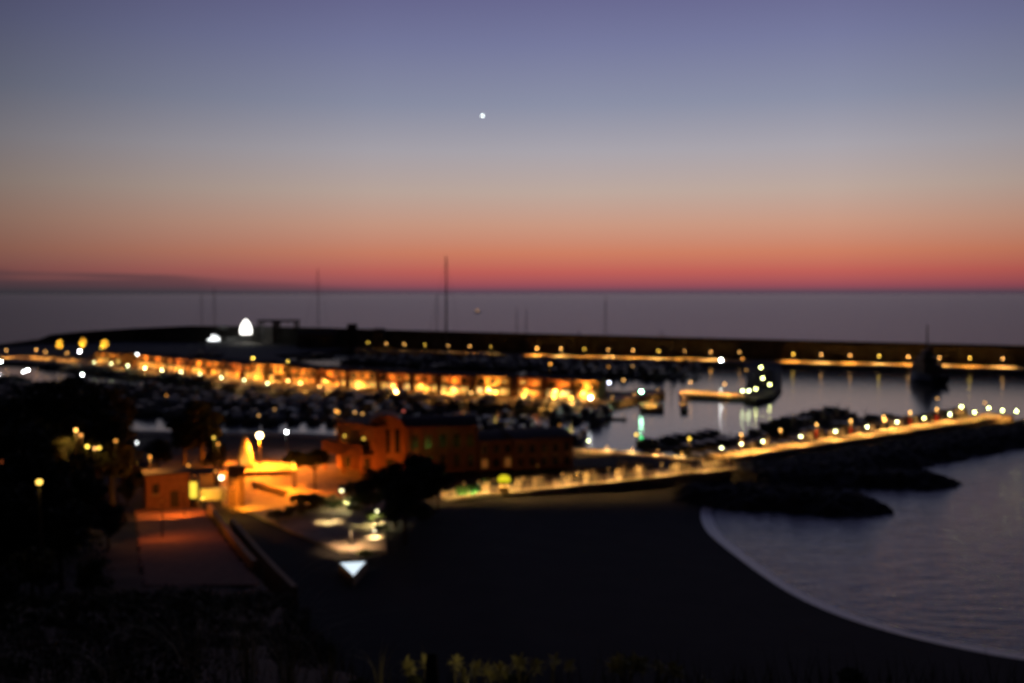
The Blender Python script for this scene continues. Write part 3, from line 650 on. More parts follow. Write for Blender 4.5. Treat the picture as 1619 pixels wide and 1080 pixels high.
# dark ship end-on in front of the breakwater
p = at(1463, 604, 0); e = empty('moored_ship', p, R(92), 'dark tall ship moored end-on with a thin mast before the breakwater', 'ship')
h_, d_ = hull_mb(34, 9, 4.5); h_.build('hull', m_hull2, e, True); d_.build('deck', m_deck, e)
MB().box(-8, 6, -4.2, 4.2, 4.8, 9.0).build('cabin', m_hull3, e); MB().box(-5, 3.5, -3.3, 3.3, 9.003, 12.0).build('wheelhouse', m_hull3, e); MB().box(-3, 1, -2.2, 2.2, 12.003, 15.0).build('top_deck', m_hull3, e)
MB().box(-5.03, -5.003, -3, 3, 10.2, 11.4).build('window_band', m_dark, e)
MB().tube([(-1, 0, 15), (-1, 0, 27.5)], [.5, .25], 6).build('mast', m_mast, e)
MB().box(-4.6, -2.8, -1, 1, 15, 17.5).build('funnel', m_hull2, e)

# ------------------------------------------------------------------ trees
m_leaf = mat('dark_foliage', (0.05, 0.06, 0.025), .8, vary=.4, scale=1.5); m_leaf2 = mat('garden_foliage', (0.09, 0.12, 0.04), .8, vary=.4, scale=1.5); m_bark = mat('bark', (0.06, 0.045, 0.035), .9)
TM = {}
def leafmesh(key, blobs, nl, ls, m, seed):
    rn = np.random.RandomState(seed); vs = []
    for (c, r) in blobs:
        d = rn.normal(size=(nl, 3)); d /= np.linalg.norm(d, axis=1)[:, None]; rr = r * rn.uniform(.45, 1.08, (nl, 1)) ** .6
        pos = np.array(c) + d * rr * np.array([1, 1, .75])
        u = rn.normal(size=(nl, 3)); u /= np.linalg.norm(u, axis=1)[:, None]; w = np.cross(u, rn.normal(size=(nl, 3))); w /= np.linalg.norm(w, axis=1)[:, None]
        s = ls * rn.uniform(.6, 1.3, (nl, 1))
        q = np.stack([pos - u * s, pos + w * s * .5, pos + u * s, pos - w * s * .5], 1); vs.append(q.reshape(-1, 3))
    v = np.concatenate(vs); n = len(v) // 4
    me = bpy.data.meshes.new(key); me.from_pydata(v.tolist(), [], [(4 * i, 4 * i + 1, 4 * i + 2, 4 * i + 3) for i in range(n)]); me.update(); me.materials.append(m); return me
def tree_proto(key, shape, seed, m=None):
    """unit tree, height 10 m"""
    rn = random.Random(seed); blobs = []
    if shape == 'round': cz, rx, rz_, nb, br = 6.4, 3.3, 3.0, 26, 1.15
    elif shape == 'umbrella': cz, rx, rz_, nb, br = 8.0, 3.9, 1.5, 26, 1.05
    elif shape == 'tall': cz, rx, rz_, nb, br = 5.8, 2.4, 4.0, 28, 1.0
    else: cz, rx, rz_, nb, br = 5.2, 1.0, 4.6, 22, .7
    for k in range(nb):
        t = rn.uniform(0, 2 * math.pi); ph = math.acos(rn.uniform(-1, 1)); q = rn.uniform(.35, 1)
        x, y, z = rx * q * math.sin(ph) * math.cos(t), rx * q * math.sin(ph) * math.sin(t), rz_ * q * math.cos(ph)
        if shape == 'cone': f = max(.15, 1 - (z + rz_) / (2 * rz_)); x *= 1.3 * f; y *= 1.3 * f
        blobs.append(((x, y, cz + z), br * rn.uniform(.7, 1.25)))
    tr = MB(); tr.tube([(0, 0, -.6), (.1, 0, 2), (-.05, .1, cz * .75), (0, 0, cz + rz_ * .4)], [.34, .26, .18, .06], 8)
    for (c, r) in blobs[:9]: tr.tube([(0, 0, cz * .55), (c[0] * .5, c[1] * .5, (cz * .6 + c[2]) / 2), c], [.13, .08, .03], 5)
    tm = tr.mesh('trunk'); tm.materials.append(m_bark)
    TM[key] = (leafmesh('crown', blobs, 150, .3, m or m_leaf, seed), tm)
for k, s, sd in (('r1', 'round', 1), ('r2', 'round', 2), ('r3', 'round', 5), ('u1', 'umbrella', 3), ('t1', 'tall', 4), ('t2', 'tall', 8), ('c1', 'cone', 6)): tree_proto(k, s, sd)
def tree(key, x, y, top, label, group=None, wide=1.0, name='tree', z=None):
    g = hz(x, y) if z is None else z; h = top - g
    e = empty(name, (x, y, g), random.uniform(0, 6), label, 'tree', group); s = h / 10.0
    for nm, me in zip(('crown', 'trunk'), TM[key]):
        o = bpy.data.objects.new(nm, me); COL.objects.link(o); o.parent = e
    e.scale = (s * wide, s * wide, s); return e
def tree_px(key, px, pyt, Y, label, group=None, wide=1.0, **k):
    p = atY(px, pyt, Y); return tree(key, p.x, p.y, p.z, label, group, wide, **k)
LEFT = [(75, 592, 150, 't1', 1.2), (115, 588, 160, 'r1', 1.1), (150, 612, 150, 't2', 1.2), (30, 640, 140, 'r2', 1.2), (175, 655, 160, 'r3', 1.0), (-20, 655, 120, 'r1', 1.2), (60, 700, 110, 'r3', 1.2), (130, 735, 120, 'r2', 1.0), (10, 760, 90, 't1', 1.3), (95, 790, 90, 'r1', 1.1), (170, 790, 115, 'r2', .9),
        (50, 860, 70, 'r2', 1.2), (145, 880, 75, 'r3', 1.1), (200, 760, 175, 'r1', .9), (250, 690, 215, 'r2', 1.1), (232, 725, 190, 't2', 1.0), (318, 628, 232, 't1', 1.25), (290, 650, 228, 't2', 1.1), (340, 690, 205, 'r3', .8), (10, 620, 200, 'r3', 1.2), (55, 625, 215, 'r1', 1.2), (0, 900, 50, 'r1', 1.2), (110, 960, 45, 'r3', 1.0), (250, 735, 225, 'r3', 1.0)]
for i, (px, py, Y, k, w_) in enumerate(sorted(LEFT)):
    tree_px(k, px, py, Y, 'dark slope tree, %s' % ordl(i), 'dark trees on the left slope', w_)
CEN = [(590, 738, 170, 'r1', 1.0), (625, 724, 166, 'r2', 1.05), (664, 712, 172, 'r3', 1.1), (693, 728, 180, 'r1', .9), (640, 750, 155, 'r3', 1.1), (575, 775, 178, 'r2', .6)]
for i, (px, py, Y, k, w_) in enumerate(sorted(CEN)):
    tree_px(k, px, py, Y, 'dark tree by the orange square, %s of its clump' % ordl(i), 'dark trees beside the square', w_, z=2.7)
for i, (px, py, Y) in enumerate([(467, 713, 198), (498, 711, 197)]):
    tree_px('u1', px, py, Y, 'dark flat-crowned tree standing on the orange square, ' + ['left of the pair', 'right of the pair'][i], 'pair of trees on the square', .95, z=3.0)
rn_ = np.random.RandomState(21); bl = []
while len(bl) < 1000:
    x, y = rn_.uniform(-75, 20), 8 + 122 * rn_.uniform(0, 1) ** 1.4; xr = float(np.interp(y, [0, 40, 84, 105, 160, 200], [1, -9, -20, -28.5, -50, -66]))
    if y > 88 and xr - 15 < x < xr + 1: continue
    if x > xr + 8 and y > 60 or x < -.62 * y - 6: continue
    r_ = rn_.uniform(.5, 1.3) * (1 if y > 40 else .45) * (.35 if x > -3 else 1); bl.append(((x, y, hz(x, y) + r_ * .3), r_))
nb = [q for q in bl if q[0][1] < 32]
o = bpy.data.objects.new('scrub', leafmesh('scrub', nb, 420, .035, m_leaf, 6)); COL.objects.link(o); tag(o, kind='stuff')
me = leafmesh('scrub', [q for q in bl if q[0][1] >= 32], 60, .16, m_leaf, 5); o = bpy.data.objects.new('scrub', me); COL.objects.link(o); tag(o, kind='stuff')
# orange-lit trees at the far left of the quay
for i, (px, py, yb) in enumerate([(95, 534, 562), (131, 531, 560), (166, 531, 561)]):
    p = at(px, yb, 2); t_ = atY(px, py, p.y)
    e = tree('r2', p.x, p.y, t_.z, 'orange-glowing tree at the far left quay, %s of three' % ['left', 'middle', 'right'][i], 'orange-lit trees on the far quay', .5, z=2.0)
    f = empty('tree_uplight', (p.x, p.y - 7, 2.0), 0, 'ground uplight at the foot of the %s orange-lit tree' % ['left', 'middle', 'right'][i], 'uplight', 'uplights below the orange trees')
    MB().lathe([(.3, 0), (.35, .4), (.25, .55)], 8).build('housing', m_steel, f)
    spot(f, (0, 0, .6), 420000, (1, .42, .05), (0, .55, 1), 60, .6, .3)

# ------------------------------------------------------------------ buildings by the square
m_ter = mat('terracotta_plaster', (0.40, 0.17, 0.08), .85, vary=.15, scale=.7)
# round-topped hall
a = at(578, 746, 3.0); w = 16.5 * (640 - 575) / 120 * 1.0; w = (640 - 575) / F * a.y; H = (746 - 655) / F * a.y
e = empty('round_topped_building', a, R(8), 'terracotta building with a rounded gable and tall dark windows behind the trees', 'building')
pts = [(0, 0), (w, 0)] + [(w / 2 + w / 2 * math.cos(t), H * .62 + H * .38 * math.sin(t)) for t in [math.pi * k / 14 for k in range(15)]]
b = MB(); n = len(pts); b.v = [(p[0], 0, p[1]) for p in pts] + [(p[0], 9, p[1]) for p in pts]
b.f = [tuple(range(n)), tuple(range(2 * n - 1, n - 1, -1))] + [(i, i + n, (i + 1) % n + n, (i + 1) % n) for i in range(n)]
b.build('wall', m_ter, e)
for fx in (.28, .53, .78):
    f = MB().box(w * fx - .5, w * fx + .5, -.08, -.003, H * .32, H * .74).build('window', m_dark, e)
    MB().box(w * fx - .65, w * fx + .65, -.2, -.003, H * .30, H * .318).build('sill', m_ter, f)
MB().box(w * .3, w * .7, -.08, -.003, 0, H * .22).build('door', m_frame, e)
for fx in (.02, .92): MB().box(w * fx, w * fx + .5, -.3, -.003, 0, H * .62).build('pilaster', m_ter, e)
# two-storey terrace building
a = at(513, 741, 3.0); c = at(573, 752, 3.0); d = c - a; w = d.length; s_ = a.y / F
t_ = at(590, 757, 3.0); f = empty('ground_uplight', (t_.x, t_.y, 3.0), 0, 'added ground uplight brightening the rounded gable', 'uplight')
MB().lathe([(.2, 0), (.24, .25), (.15, .35)], 8).build('housing', m_steel, f); spot(f, (0, 0, .4), 1500, (1, .24, .02), (.1, 1, .75), 110, .6, .1)  # uplight added to brighten the gable wall
e = empty('terrace_building', a, math.atan2(d.y, d.x), 'orange-lit two-storey building with an open terrace and columns, left of the round gable', 'building')
H1 = (741 - 712) * s_; H2 = (741 - 690) * s_
MB().box(0, w, 3.5, 12, 0, H2 + 3.0).build('wall', m_ter, e); MB().box(-.3, w + .3, 3.2, 12.3, H2 + 3.0, H2 + 3.4).build('roof', m_roof, e)
MB().box(-.2, w + .1, -.4, 3.497, H1 - .3, H1).build('terrace_slab', m_ter, e)
MB().box(-.2, w + .1, -.4, -.1, H1, H2 - .6).build('parapet', m_ter, e)
for fx in (.01, .5, .96): MB().box(fx * w, fx * w + .5, -.3, .2, 0, H1 - .3).build('column', m_ter, e)
for fx in (.12, .62): MB().box(fx * w, fx * w + w * .26, 3.42, 3.497, .2, H1 - .9).build('window', m_dark, e)
for fx in (.12, .62): MB().box(fx * w, fx * w + w * .26, 3.42, 3.497, H1 + .9, H1 + 2.9).build('window', m_dark, e)
for fx in (.3, .8):
    MB().ball((fx * w, 2.6, H2 + .3), .18).build('wall_lamp', glow(YEL, .35, .18, 215), e)
# lights on poles beyond, between tower and marina
for i, (x, y, c_, d_) in enumerate([(531, 650, SOD, .7), (535, 652, SOD, .6), (561, 652, WARM, .35), (573, 654, WARM, .3), (583, 655, SOD, .35), (638, 650, (1, .2, .15), .15), (263, 625, SOD, .2), (453, 683, WHT, 6), (200, 668, WHT, 6), (216, 700, WHT, 1.2), (434, 647, WARM, .15), (409, 657, WARM, .25), (897, 684, WARM, .3), (885, 672, SOD, .12)]):
    lamp_px(x, y, 2.95 if i > 6 else 0.6, 5 if i > 6 else 3.0, c_, d_, .3, 500 if i == 7 else 60, c_, 150,
            ['orange lamp on a pontoon above the terrace building, left of two', 'orange lamp on a pontoon above the terrace building, right of two', 'warm lamp over the round gable, first of three', 'warm lamp over the round gable, second of three', 'warm lamp over the round gable, third of three', 'faint red lamp on a pontoon over the long dim building', 'faint orange lamp low in the left basin',
             'bright white lamp right of the obelisk street light', 'bright white lamp by the left trees at the water', 'small greenish white lamp below the left white one', 'dim lamp on the quay above the white one', 'dim warm lamp on the quay above the square', 'tiny pinkish lamp at the right corner of the long dim building', 'dim brown lamp behind the long dim building'][i], None)
# long dim building behind the trees
def hall(px0, px1, pyb0, pyb1, pyt, label, dep=14, wins=6, lit_=(), curved=True):
    a = at(px0, pyb0, 3.0); c = at(px1, pyb1, 3.0); d = c - a; w = d.length; H = (pyb0 - pyt) / F * a.y
    e = empty('long_building', a, math.atan2(d.y, d.x), label, 'building')
    MB().box(0, w, 0, dep, 0, H * .86).build('wall', mat('reddish_plaster', (0.30, 0.14, 0.10), .9, vary=.2), e)
    r = MB(); k = 10
    for i in range(k + 1):
        t = i / k; r.v += [(-.4, -.5 + (dep + 1) * t, H * .86 + H * .14 * math.sin(math.pi * t)), (w + .4, -.5 + (dep + 1) * t, H * .86 + H * .14 * math.sin(math.pi * t))]
    for i in range(k): r.f.append((2 * i, 2 * i + 1, 2 * i + 3, 2 * i + 2))
    r.f.append(tuple(range(0, 2 * k + 2, 2))); r.f.append(tuple(range(1, 2 * k + 2, 2))[::-1]); r.build('roof', m_roof, e)
    for i in range(wins):
        x = (i + .5) * w / wins
        f = MB().box(x - .7, x + .7, -.07, -.003, H * .45, H * .7).build('window', m_dark, e); MB().box(x - .8, x + .8, -.16, -.003, H * .42, H * .445).build('sill', m_ter, f)
        f = MB().box(x - .7, x + .7, -.07, -.003, H * .08, H * .32).build('window', lit('dim_amber_glass', (1, .4, .08), .09) if i in lit_ else m_dark, e)
    for i in range(wins + 1):
        x = min(w - .2, max(.2, i * w / wins)); MB().box(x - .2, x + .2, -.35, -.003, 0, H * .84).build('pilaster', mat('reddish_plaster', (0.3, .14, .1)), e)
    return e
hall(645, 755, 748, 744, 662, 'tall long dim reddish building right of the round gable', 12, 5)
hall(757, 812, 745, 741, 688, 'lower middle wing with two faint amber windows', 12, 3, (0, 2))
hall(814, 905, 744, 738, 686, 'long low dim building at the right, ending at the quay strip', 14, 5)
# faint facade lighting for the dim building comes from two hooded wall lamps opposite
for i, (x, y) in enumerate([(700, 756), (850, 752)]):
    lamp_px(x, y - 16, 3.0, 4.0, SOD, .02, .12, 210, (1, .32, .06), 140, 'weak hooded lamp before the long dim building, ' + ['left one', 'right one'][i], 'weak lamps before the long building', kind='hood', aim=(0, 1, .25))

# ------------------------------------------------------------------ square: street light, obelisk, planters, garden
p = at(411, 737, 3.0)
lamp((p.x, p.y, 3.0), 7.0, (1, .72, .35), 20, .66, 66000, (1, .23, .01), 170, 'tall blazing orange street light on the square beside the obelisk', None, kind='globe', soft=.3)
p = at(388, 739, 3.0); e = empty('obelisk', p, .3, 'pale tapering stone obelisk lit orange beside the tall street light', 'monument')
m_stone = mat('pale_stone', (0.42, 0.34, 0.24), .8, vary=.15)
MB().box(-2.4, 2.4, -2.4, 2.4, 0, .35).build('step', m_stone, e); MB().box(-1.8, 1.8, -1.8, 1.8, .35, .9).build('plinth', m_stone, e)
b = MB(); b.lathe([(1.75, .9), (1.55, 2.5), (1.0, 5.2), (.35, 6.9), (.02, 7.3)], 8); b.build('shaft', m_stone, e)
f = empty('ground_uplight', (p.x + 1.0, p.y - 5, 3.0), 0, 'ground uplight in front of the obelisk', 'uplight')
MB().lathe([(.2, 0), (.24, .25), (.15, .35)], 8).build('housing', m_steel, f); spot(f, (0, 0, .4), 2500, SOD, (-.15, 1, .8), 80, .6, .1)
m_wallw = mat('low_wall_render', (0.4, 0.26, 0.14), .85, vary=.2)
def wall_px(name, p0, p1, z, h, th, label, m=m_wallw, cat='wall', cap=True):
    a = at(p0[0], p0[1], z); c = at(p1[0], p1[1], z); d = c - a; e = empty(name, a, math.atan2(d.y, d.x), label, cat)
    MB().box(0, d.length, 0, th, 0, h).build('wall', m, e)
    if cap: MB().box(-.05, d.length + .05, -.06, th + .06, h, h + .1).build('coping', m_stone, e)
    return e
wall_px('low_wall', (376, 752), (462, 750), 3, .7, .5, 'low orange-lit wall crossing the back of the square')
wall_px('low_wall', (398, 768), (450, 783), 3, .8, .5, 'low wall slanting down the middle of the square')
# second lamp making the bright pool of light
_a = at(368, 770, 8.0); _b = at(407, 795, 3.0)
lamp_px(368, 770, 3.0, 5.0, SOD, .03, .2, 15000, (1, .30, .012), 75, 'hooded lamp at the left edge of the square over the bright pool of light', None, kind='hood', aim=tuple(_b - _a))
def bush(px, py, z, r, h, label, group, m=m_leaf, seed=1, ls=.2):
    p = at(px, py, z); k = ('bush', seed % 3, m.name)
    if k not in TM:
        rn = random.Random(seed % 3); bl = [((rn.uniform(-.65, .65), rn.uniform(-.65, .65), rn.uniform(.3, .75)), rn.uniform(.25, .42)) for _ in range(14)]
        TM[k] = leafmesh('foliage', bl, 130, .09, m, seed)
    e = empty('bush', p, seed, label, 'bush', group); o = bpy.data.objects.new('foliage', TM[k]); COL.objects.link(o); o.parent = e
    MB().tube([(0, 0, 0), (.05, 0, .6)], .04, 5).build('stem', m_bark, e); e.scale = (r, r, h); return e
for i, (x, y, r, h) in enumerate([(480, 800, 2.6, 2.2), (500, 803, 2.4, 2.3), (520, 800, 2.2, 2.0), (475, 812, 2.4, 1.8), (555, 782, 2.4, 2.5), (566, 800, 2.6, 2.4), (440, 822, 2.2, 1.6)]):
    bush(x, y, 3, r, h, 'dark hedge bush in the garden of the square, ' + ordl(i), 'hedge bushes on the square', m_leaf, i)
for i, (x, y, r, h) in enumerate([(505, 797, 1.5, 1.3), (530, 802, 1.6, 1.0), (560, 806, 1.5, 1.0), (590, 826, 1.5, 2.1), (606, 822, 1.3, 1.9), (603, 842, 1.4, 1.3), (578, 882, 1.3, 1.2)]):
    bush(x, y, 3.0, r, h, 'light green garden bush lit by a lantern, ' + ordl(i), 'lit garden bushes', m_leaf2, i + 3)
lamp_px(540, 774, 3.0, 3.2, (1, .95, .5), 1.4, .32, 600, (1, .85, .4), 150, 'hooded lantern with a dark cap glowing pale yellow in the garden', None, kind='hood')
lamp_px(548, 787, 3.0, .9, (.9, 1, .5), 2.2, .45, 300, (.9, 1, .4), 150, 'low glowing box light beside the hooded lantern', None, kind='hood')
lamp_px(596, 808, 3.0, 2.2, (1, .95, .5), 1.0, .25, 900, (1, .85, .4), 150, 'slim garden lamp above the lit bushes', None)
lamp_px(592, 839, 3.0, 1.0, (1, .85, .5), .9, .25, 600, (1, .7, .35), 155, 'low garden lamp by the pale round path', None)
lamp_px(555, 838, 3.0, 2.6, (1, .8, .4), .05, .1, 1400, (1, .62, .32), 140, 'dim hooded lamp over the pale path', None, kind='hood')
lamp_px(520, 806, 3.0, 2.0, (1, .8, .4), .03, .1, 900, (1, .75, .38), 120, 'dim hooded lamp over the narrow path', None, kind='hood')
lamp_px(463, 732, 3.0, 5.2, YEL, .5, .3, 13000, (1, .22, .01), 165, 'yellow lamp glowing in front of the two dark trees', None)
b = MB(); zz = 4.0; pts = [at(x, y, zz)[:2] for x, y in ((538, 890), (578, 888), (559, 910))]
e = empty('glow_patch', (0, 0, 0), 0, 'small pale blue glowing triangle standing in for a lamp-lit patch below the garden', 'lit patch')
MB().prism([Vector(q).lerp(Vector(pts[0]).lerp(Vector(pts[1]), .5), -.12)[:] for q in pts], 2, zz - .01).build('glow_patch_rim', m_stone, e)
MB().prism(pts, 3.0, zz).build('glow_surface', lit('glow_patch_blue', (.72, .86, .95), 1.15), e)  # pale blue emission stands in for lamp light falling on this patch
# grassy bank + steps and retaining walls at the left
m_brick = mat('brick_render', (0.32, 0.15, 0.09), .9, vary=.25, scale=1)
a = at(231, 806, 7.9); c = at(300, 800, 7.9); d = c - a; w = d.length; H = (806 - 752) / F * a.y
e = empty('gatehouse', a, math.atan2(d.y, d.x), 'plain reddish block building at the foot of the dim steps', 'building')
MB().box(0, w, 0, 5, -1.5, H).build('wall', m_brick, e); MB().box(-.25, w + .25, -.25, 5.25, H, H + .25).build('roof', m_roof, e)
f = MB().box(w * .15, w * .3, -.06, -.003, H * .45, H * .75).build('window', m_dark, e); MB().box(w * .12, w * .33, -.14, -.003, H * .41, H * .445).build('sill', m_stone, f)
MB().box(w * .55, w * .75, -.06, -.003, 0, H * .5).build('door', m_frame, e)
p = at(306, 790, 7.0); e = empty('lit_kiosk', p, 0, 'narrow glowing yellow kiosk window beside the reddish block', 'kiosk')
MB().box(-.75, .75, 0, 1.5, -2.5, 3.4).build('wall', m_wallw, e); MB().box(-.6, .6, -.05, -.003, .3, 3.0).build('window', lit('lit_kiosk_glass', (1, .72, .06), 1.3), e); MB().box(-.9, .9, -.3, 1.7, 3.4, 3.6).build('roof', m_roof, e)
wall_px('garden_wall', (314, 792), (358, 790), 6.0, 1.9, .5, 'short yellow-lit garden wall right of the glowing kiosk', m_wallw)
lamp_px(320, 786, 6.0, 1.2, YEL, .8, .25, 900, YEL, 150, 'low yellow lamp against the short garden wall', None, kind='hood', aim=(.3, 1, -.3))
lamp_px(350, 755, 5.0, 5.0, (.95, 1, .7), 4, .4, 500, WARM, 150, 'white lamp right of the glowing kiosk', None)
lamp_px(341, 745, 5.0, 5.0, SOD, .25, .2, 900, SOD, 150, 'small orange lamp left of the white kiosk lamp', None)
wall_px('pillar_wall', (360, 800), (378, 802), 3.0, 7.5, 1.6, 'dark masonry pillar between kiosk and square', mat('dark_masonry', (.12, .07, .05), .9))
# stairs / path
b = MB(); ns = 42
for i in range(ns):
    y0 = 92 + (156 - 92) * i / ns; y1 = 92 + (156 - 92) * (i + 1) / ns
    xr = float(np.interp(y0, [0, 40, 84, 105, 160, 200], [1, -9, -20, -28.5, -50, -66])) - .8; z = hz(xr - 4, y0) + .12
    b.box(xr - 10.5, xr, y0, y1, z - .6, z)
st = b.build('steps', m_brick); tag(st, 'broad dim reddish steps descending the left slope to the block building', 'steps')
for j, (off, lb) in enumerate(((0.2, 'long sloping retaining wall on the right side of the dim steps'), (3.2, 'lower outer retaining wall slanting beside the first one'))):
    b = MB(); prev = None
    for i in range(25):
        y = 101 + 55 * i / 24 - 6 * j; xr = float(np.interp(y, [0, 40, 84, 105, 160, 200], [1, -9, -20, -28.5, -50, -66])) + off; z = float(np.interp(y, [84, 120, 157, 172], [15.6, 11.5, 7.8, 4.5])) + 1.0 - j * 1.6
        base = len(b.v); b.v += [(xr, y, z - 4), (xr, y, z), (xr + .5, y + .2, z), (xr + .5, y + .2, z - 4)]
        if prev is not None:
            for k in range(4): b.f.append((prev + k, prev + (k + 1) % 4, base + (k + 1) % 4, base + k))
        prev = base
    b.f.append((0, 1, 2, 3)); b.f.append((prev + 3, prev + 2, prev + 1, prev))
    tag(b.build('retaining_wall', m_wallw), lb, 'wall')
p = at(318, 812, 8); lamp((-48.5, 146, hz(-48.5, 146)), 4.2, SOD, .02, .12, 2400, (1, .27, .03), 160, 'dim hooded lamp beside the sloping retaining wall', None, kind='hood', aim=(-.55, .6, -.6))
lamp((-44, 124, hz(-44, 124)), 5.0, SOD, .02, .12, 600, (1, .25, .03), 160, 'dim hooded lamp over the reddish steps', None, kind='hood', aim=(.5, -.2, -1))
# small lamps among the left trees
for i, (x, y, c_, d_, Y, pw) in enumerate([(62, 762, (1, .6, .1), 3, 70, 20), (138, 706, YEL, 1.6, 135, 40), (150, 709, WARM, .9, 135, 40), (157, 708, YEL, 1.0, 135, 40), (120, 680, (1, .5, .1), 1.6, 140, 900), (128, 688, (1, .4, .08), .6, 138, 300), (183, 697, SOD, .5, 140, 100), (4, 730, (1, .2, .05), .12, 120, 20), (298, 736, SOD, .35, 170, 60), (237, 722, SOD, .5, 160, 1200), (338, 692, YEL, .5, 190, 300), (345, 702, SOD, .4, 188, 500)]):
    q = atY(x, y, Y); g = hz(q.x, q.y); 
    lamp((q.x, q.y, g), max(1.5, q.z - g), c_, d_, .2, pw, c_, 150, ['solitary orange lamp low on the dark left slope', 'yellow lamp, left of the close trio among the left trees', 'orange lamp, middle of the close trio among the left trees', 'yellow lamp, right of the close trio among the left trees', 'orange lamp lighting leaves above the trio', 'small orange lamp just under the leaf-lighting one', 'narrow orange lamp right of the trio', 'very faint red lamp at the left edge of the picture', 'small red-orange lamp above the block building', 'orange lamp behind the block building', 'yellow lamp above the kiosk on a tall post', 'orange lamp beside the yellow one above the kiosk'][i], None)
for i, (x, y) in enumerate([(1, 572), (37, 588), (44, 585), (130, 592)]):
    lamp_px(x, y, .6, 4.0, WHT, [5, 1.6, 4, 5][i], .35, 200, WHT, 150, 'white pontoon lamp in the far left basin, ' + ordl(i), 'white lamps in the left basin')
shed(190, 232, 768, 732, 6.5, 'small orange-lit lean-to roof left of the block building', 'lean_to', 5, m_brick, 'shed')

# ------------------------------------------------------------------ beach promenade: glass wind screens, kiosk, plants
m_pan = mat('frosted_screen', (0.55, 0.45, 0.30), .6, vary=.1, alpha=.35)
m_fr = mat('screen_frame', (0.4, 0.33, 0.22), .6)
def screen(t0, t1, off, h, i, label):
    a = Vector((*pp(t0, off), 3.0)); c = Vector((*pp(t1, off), 3.0)); d = c - a; w = d.length
    e = empty('wind_screen', a, math.atan2(d.y, d.x), label, 'wind screen', 'glass wind screens on the beach promenade')
    MB().box(.08, w - .08, -.02, .02, .15, h - .08).build('panel', m_pan, e)
    fr = MB(); fr.box(0, .08, -.05, .05, 0, h); fr.box(w - .08, w, -.05, .05, 0, h); fr.box(.08, w - .08, -.05, .05, h - .08, h); fr.box(.08, w - .08, -.05, .05, .06, .15); fr.build('frame', m_fr, e)
    MB().box(.08, w - .08, 2.98, 3.02, .15, h - .08).build('panel', m_pan, e)
def tpx(x): # parameter along the promenade edge seen at pixel x
    lo, hi = 0., 1.
    for _ in range(30):
        m_ = (lo + hi) / 2; q = pp(m_, 0); 
        if q[0] / q[1] < (x - CX) / F * 1.0 * (cp): lo = m_
        else: hi = m_
    return lo
SCR = [(776, 790, .8, 2.6), (829, 850, 1.5, 2.2), (852, 880, 1.2, 2.6), (912, 933, 2.2, 2.4), (935, 964, .9, 3.0), (993, 1016, 1.6, 3.6), (1020, 1040, .7, 3.0), (1080, 1112, 1.2, 2.8), (1130, 1168, .8, 2.8)]
for i, (x0, x1, off, h) in enumerate(SCR): screen(tpx(x0), tpx(x1), off, h, i, 'pale glass wind screen on the lit beach promenade, ' + ordl(i))
for i, x in enumerate([720, 742, 766, 790, 812, 838, 868, 900, 925, 948, 975, 1000, 1028, 1060, 1095, 1125, 1155]):
    q = pp(tpx(x), 2.6); lamp((q[0], q[1], 3.0), 2.4, WARM, .05, .12, 800, (1, .56, .17), 160, 'small hooded promenade lamp behind the wind screens, ' + ordl(i), 'hooded lamps along the beach promenade', kind='hood')
q = pp(tpx(802), 1.4); e = empty('kiosk_umbrella', (q[0], q[1], 3.0), 0, 'glowing yellow umbrella kiosk on the beach promenade', 'umbrella kiosk')
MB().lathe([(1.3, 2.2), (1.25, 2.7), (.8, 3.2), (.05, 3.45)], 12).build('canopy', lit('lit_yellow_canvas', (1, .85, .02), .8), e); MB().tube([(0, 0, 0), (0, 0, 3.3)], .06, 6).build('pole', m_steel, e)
MB().box(-.95, .95, -.7, .7, 0, 1.1).build('counter', m_wallw, e); spot(e, (0, 0, 2.1), 260, YEL, (0, 0, -1), 150)
for i, (x, off, c_, nm) in enumerate([(733, 1.2, (.4, 1, .15), 'left, dimmer'), (752, 1.0, (.25, 1, .25), 'right, brighter')]):
    q = pp(tpx(x), off); pr_ = Vector((q[0], q[1], 3.0))
    k = ('bush', 1, m_leaf2.name)
    e = empty('bush', pr_, i, '%s of two green-lit bushes at the left of the promenade' % nm, 'bush', 'green-lit promenade bushes'); o = bpy.data.objects.new('foliage', TM[k] if k in TM else list(TM.values())[-1]); COL.objects.link(o); o.parent = e
    e.scale = (1.3, 1.3, 2.4)
    f = empty('green_spotlight', (q[0] - pn.x * .8, q[1] - pn.y * .8, 3.0), 0, 'ground spotlight under the %s green bush' % ['left', 'right'][i], 'uplight')
    MB().lathe([(.1, 0), (.12, .2), (.08, .25)], 8).build('housing', m_steel, f); spot(f, (0, 0, .3), [900, 2600][i], c_, (pn.x, pn.y, 1.3), 100, .5, .05)
e = empty('promenade_railing', (PA.x, PA.y, 3.0), math.atan2(pd.y, pd.x), 'thin metal railing along the seaward edge of the beach promenade', 'railing')
b = MB(); Lp = (PB - PA).length
b.tube([(0, .15, 1.0), (Lp, .15, 1.0)], .03, 5); b.build('top_rail', m_mast, e)
b = MB(); [b.tube([(k * 2.0, .15, 0), (k * 2.0, .15, 1.0)], .025, 4) for k in range(int(Lp / 2))]; b.build('post_row', m_mast, e)
# planet above
q = ray(763, 183).normalized() * 9000; pl = MB().ball((0, 0, 0), 6.0).build('planet', mat('planet_glow', (.95, 1, .9), emit=12, ecol=(.9, 1, .95), vary=0)); pl.location = Vector((0, 0, CAMZ)) + q
tag(pl, 'single bright white evening planet high in the clear sky', 'planet')
p = at(755, 495, 0); bo = motor(16, m_hull); bo.location = p; tag(bo, 'tiny vessel with a light far out on the open sea', 'boat'); MB().ball((0, 0, 6), 1.2).build('light', glow(WARM, .1, 1.2, p.y), bo)

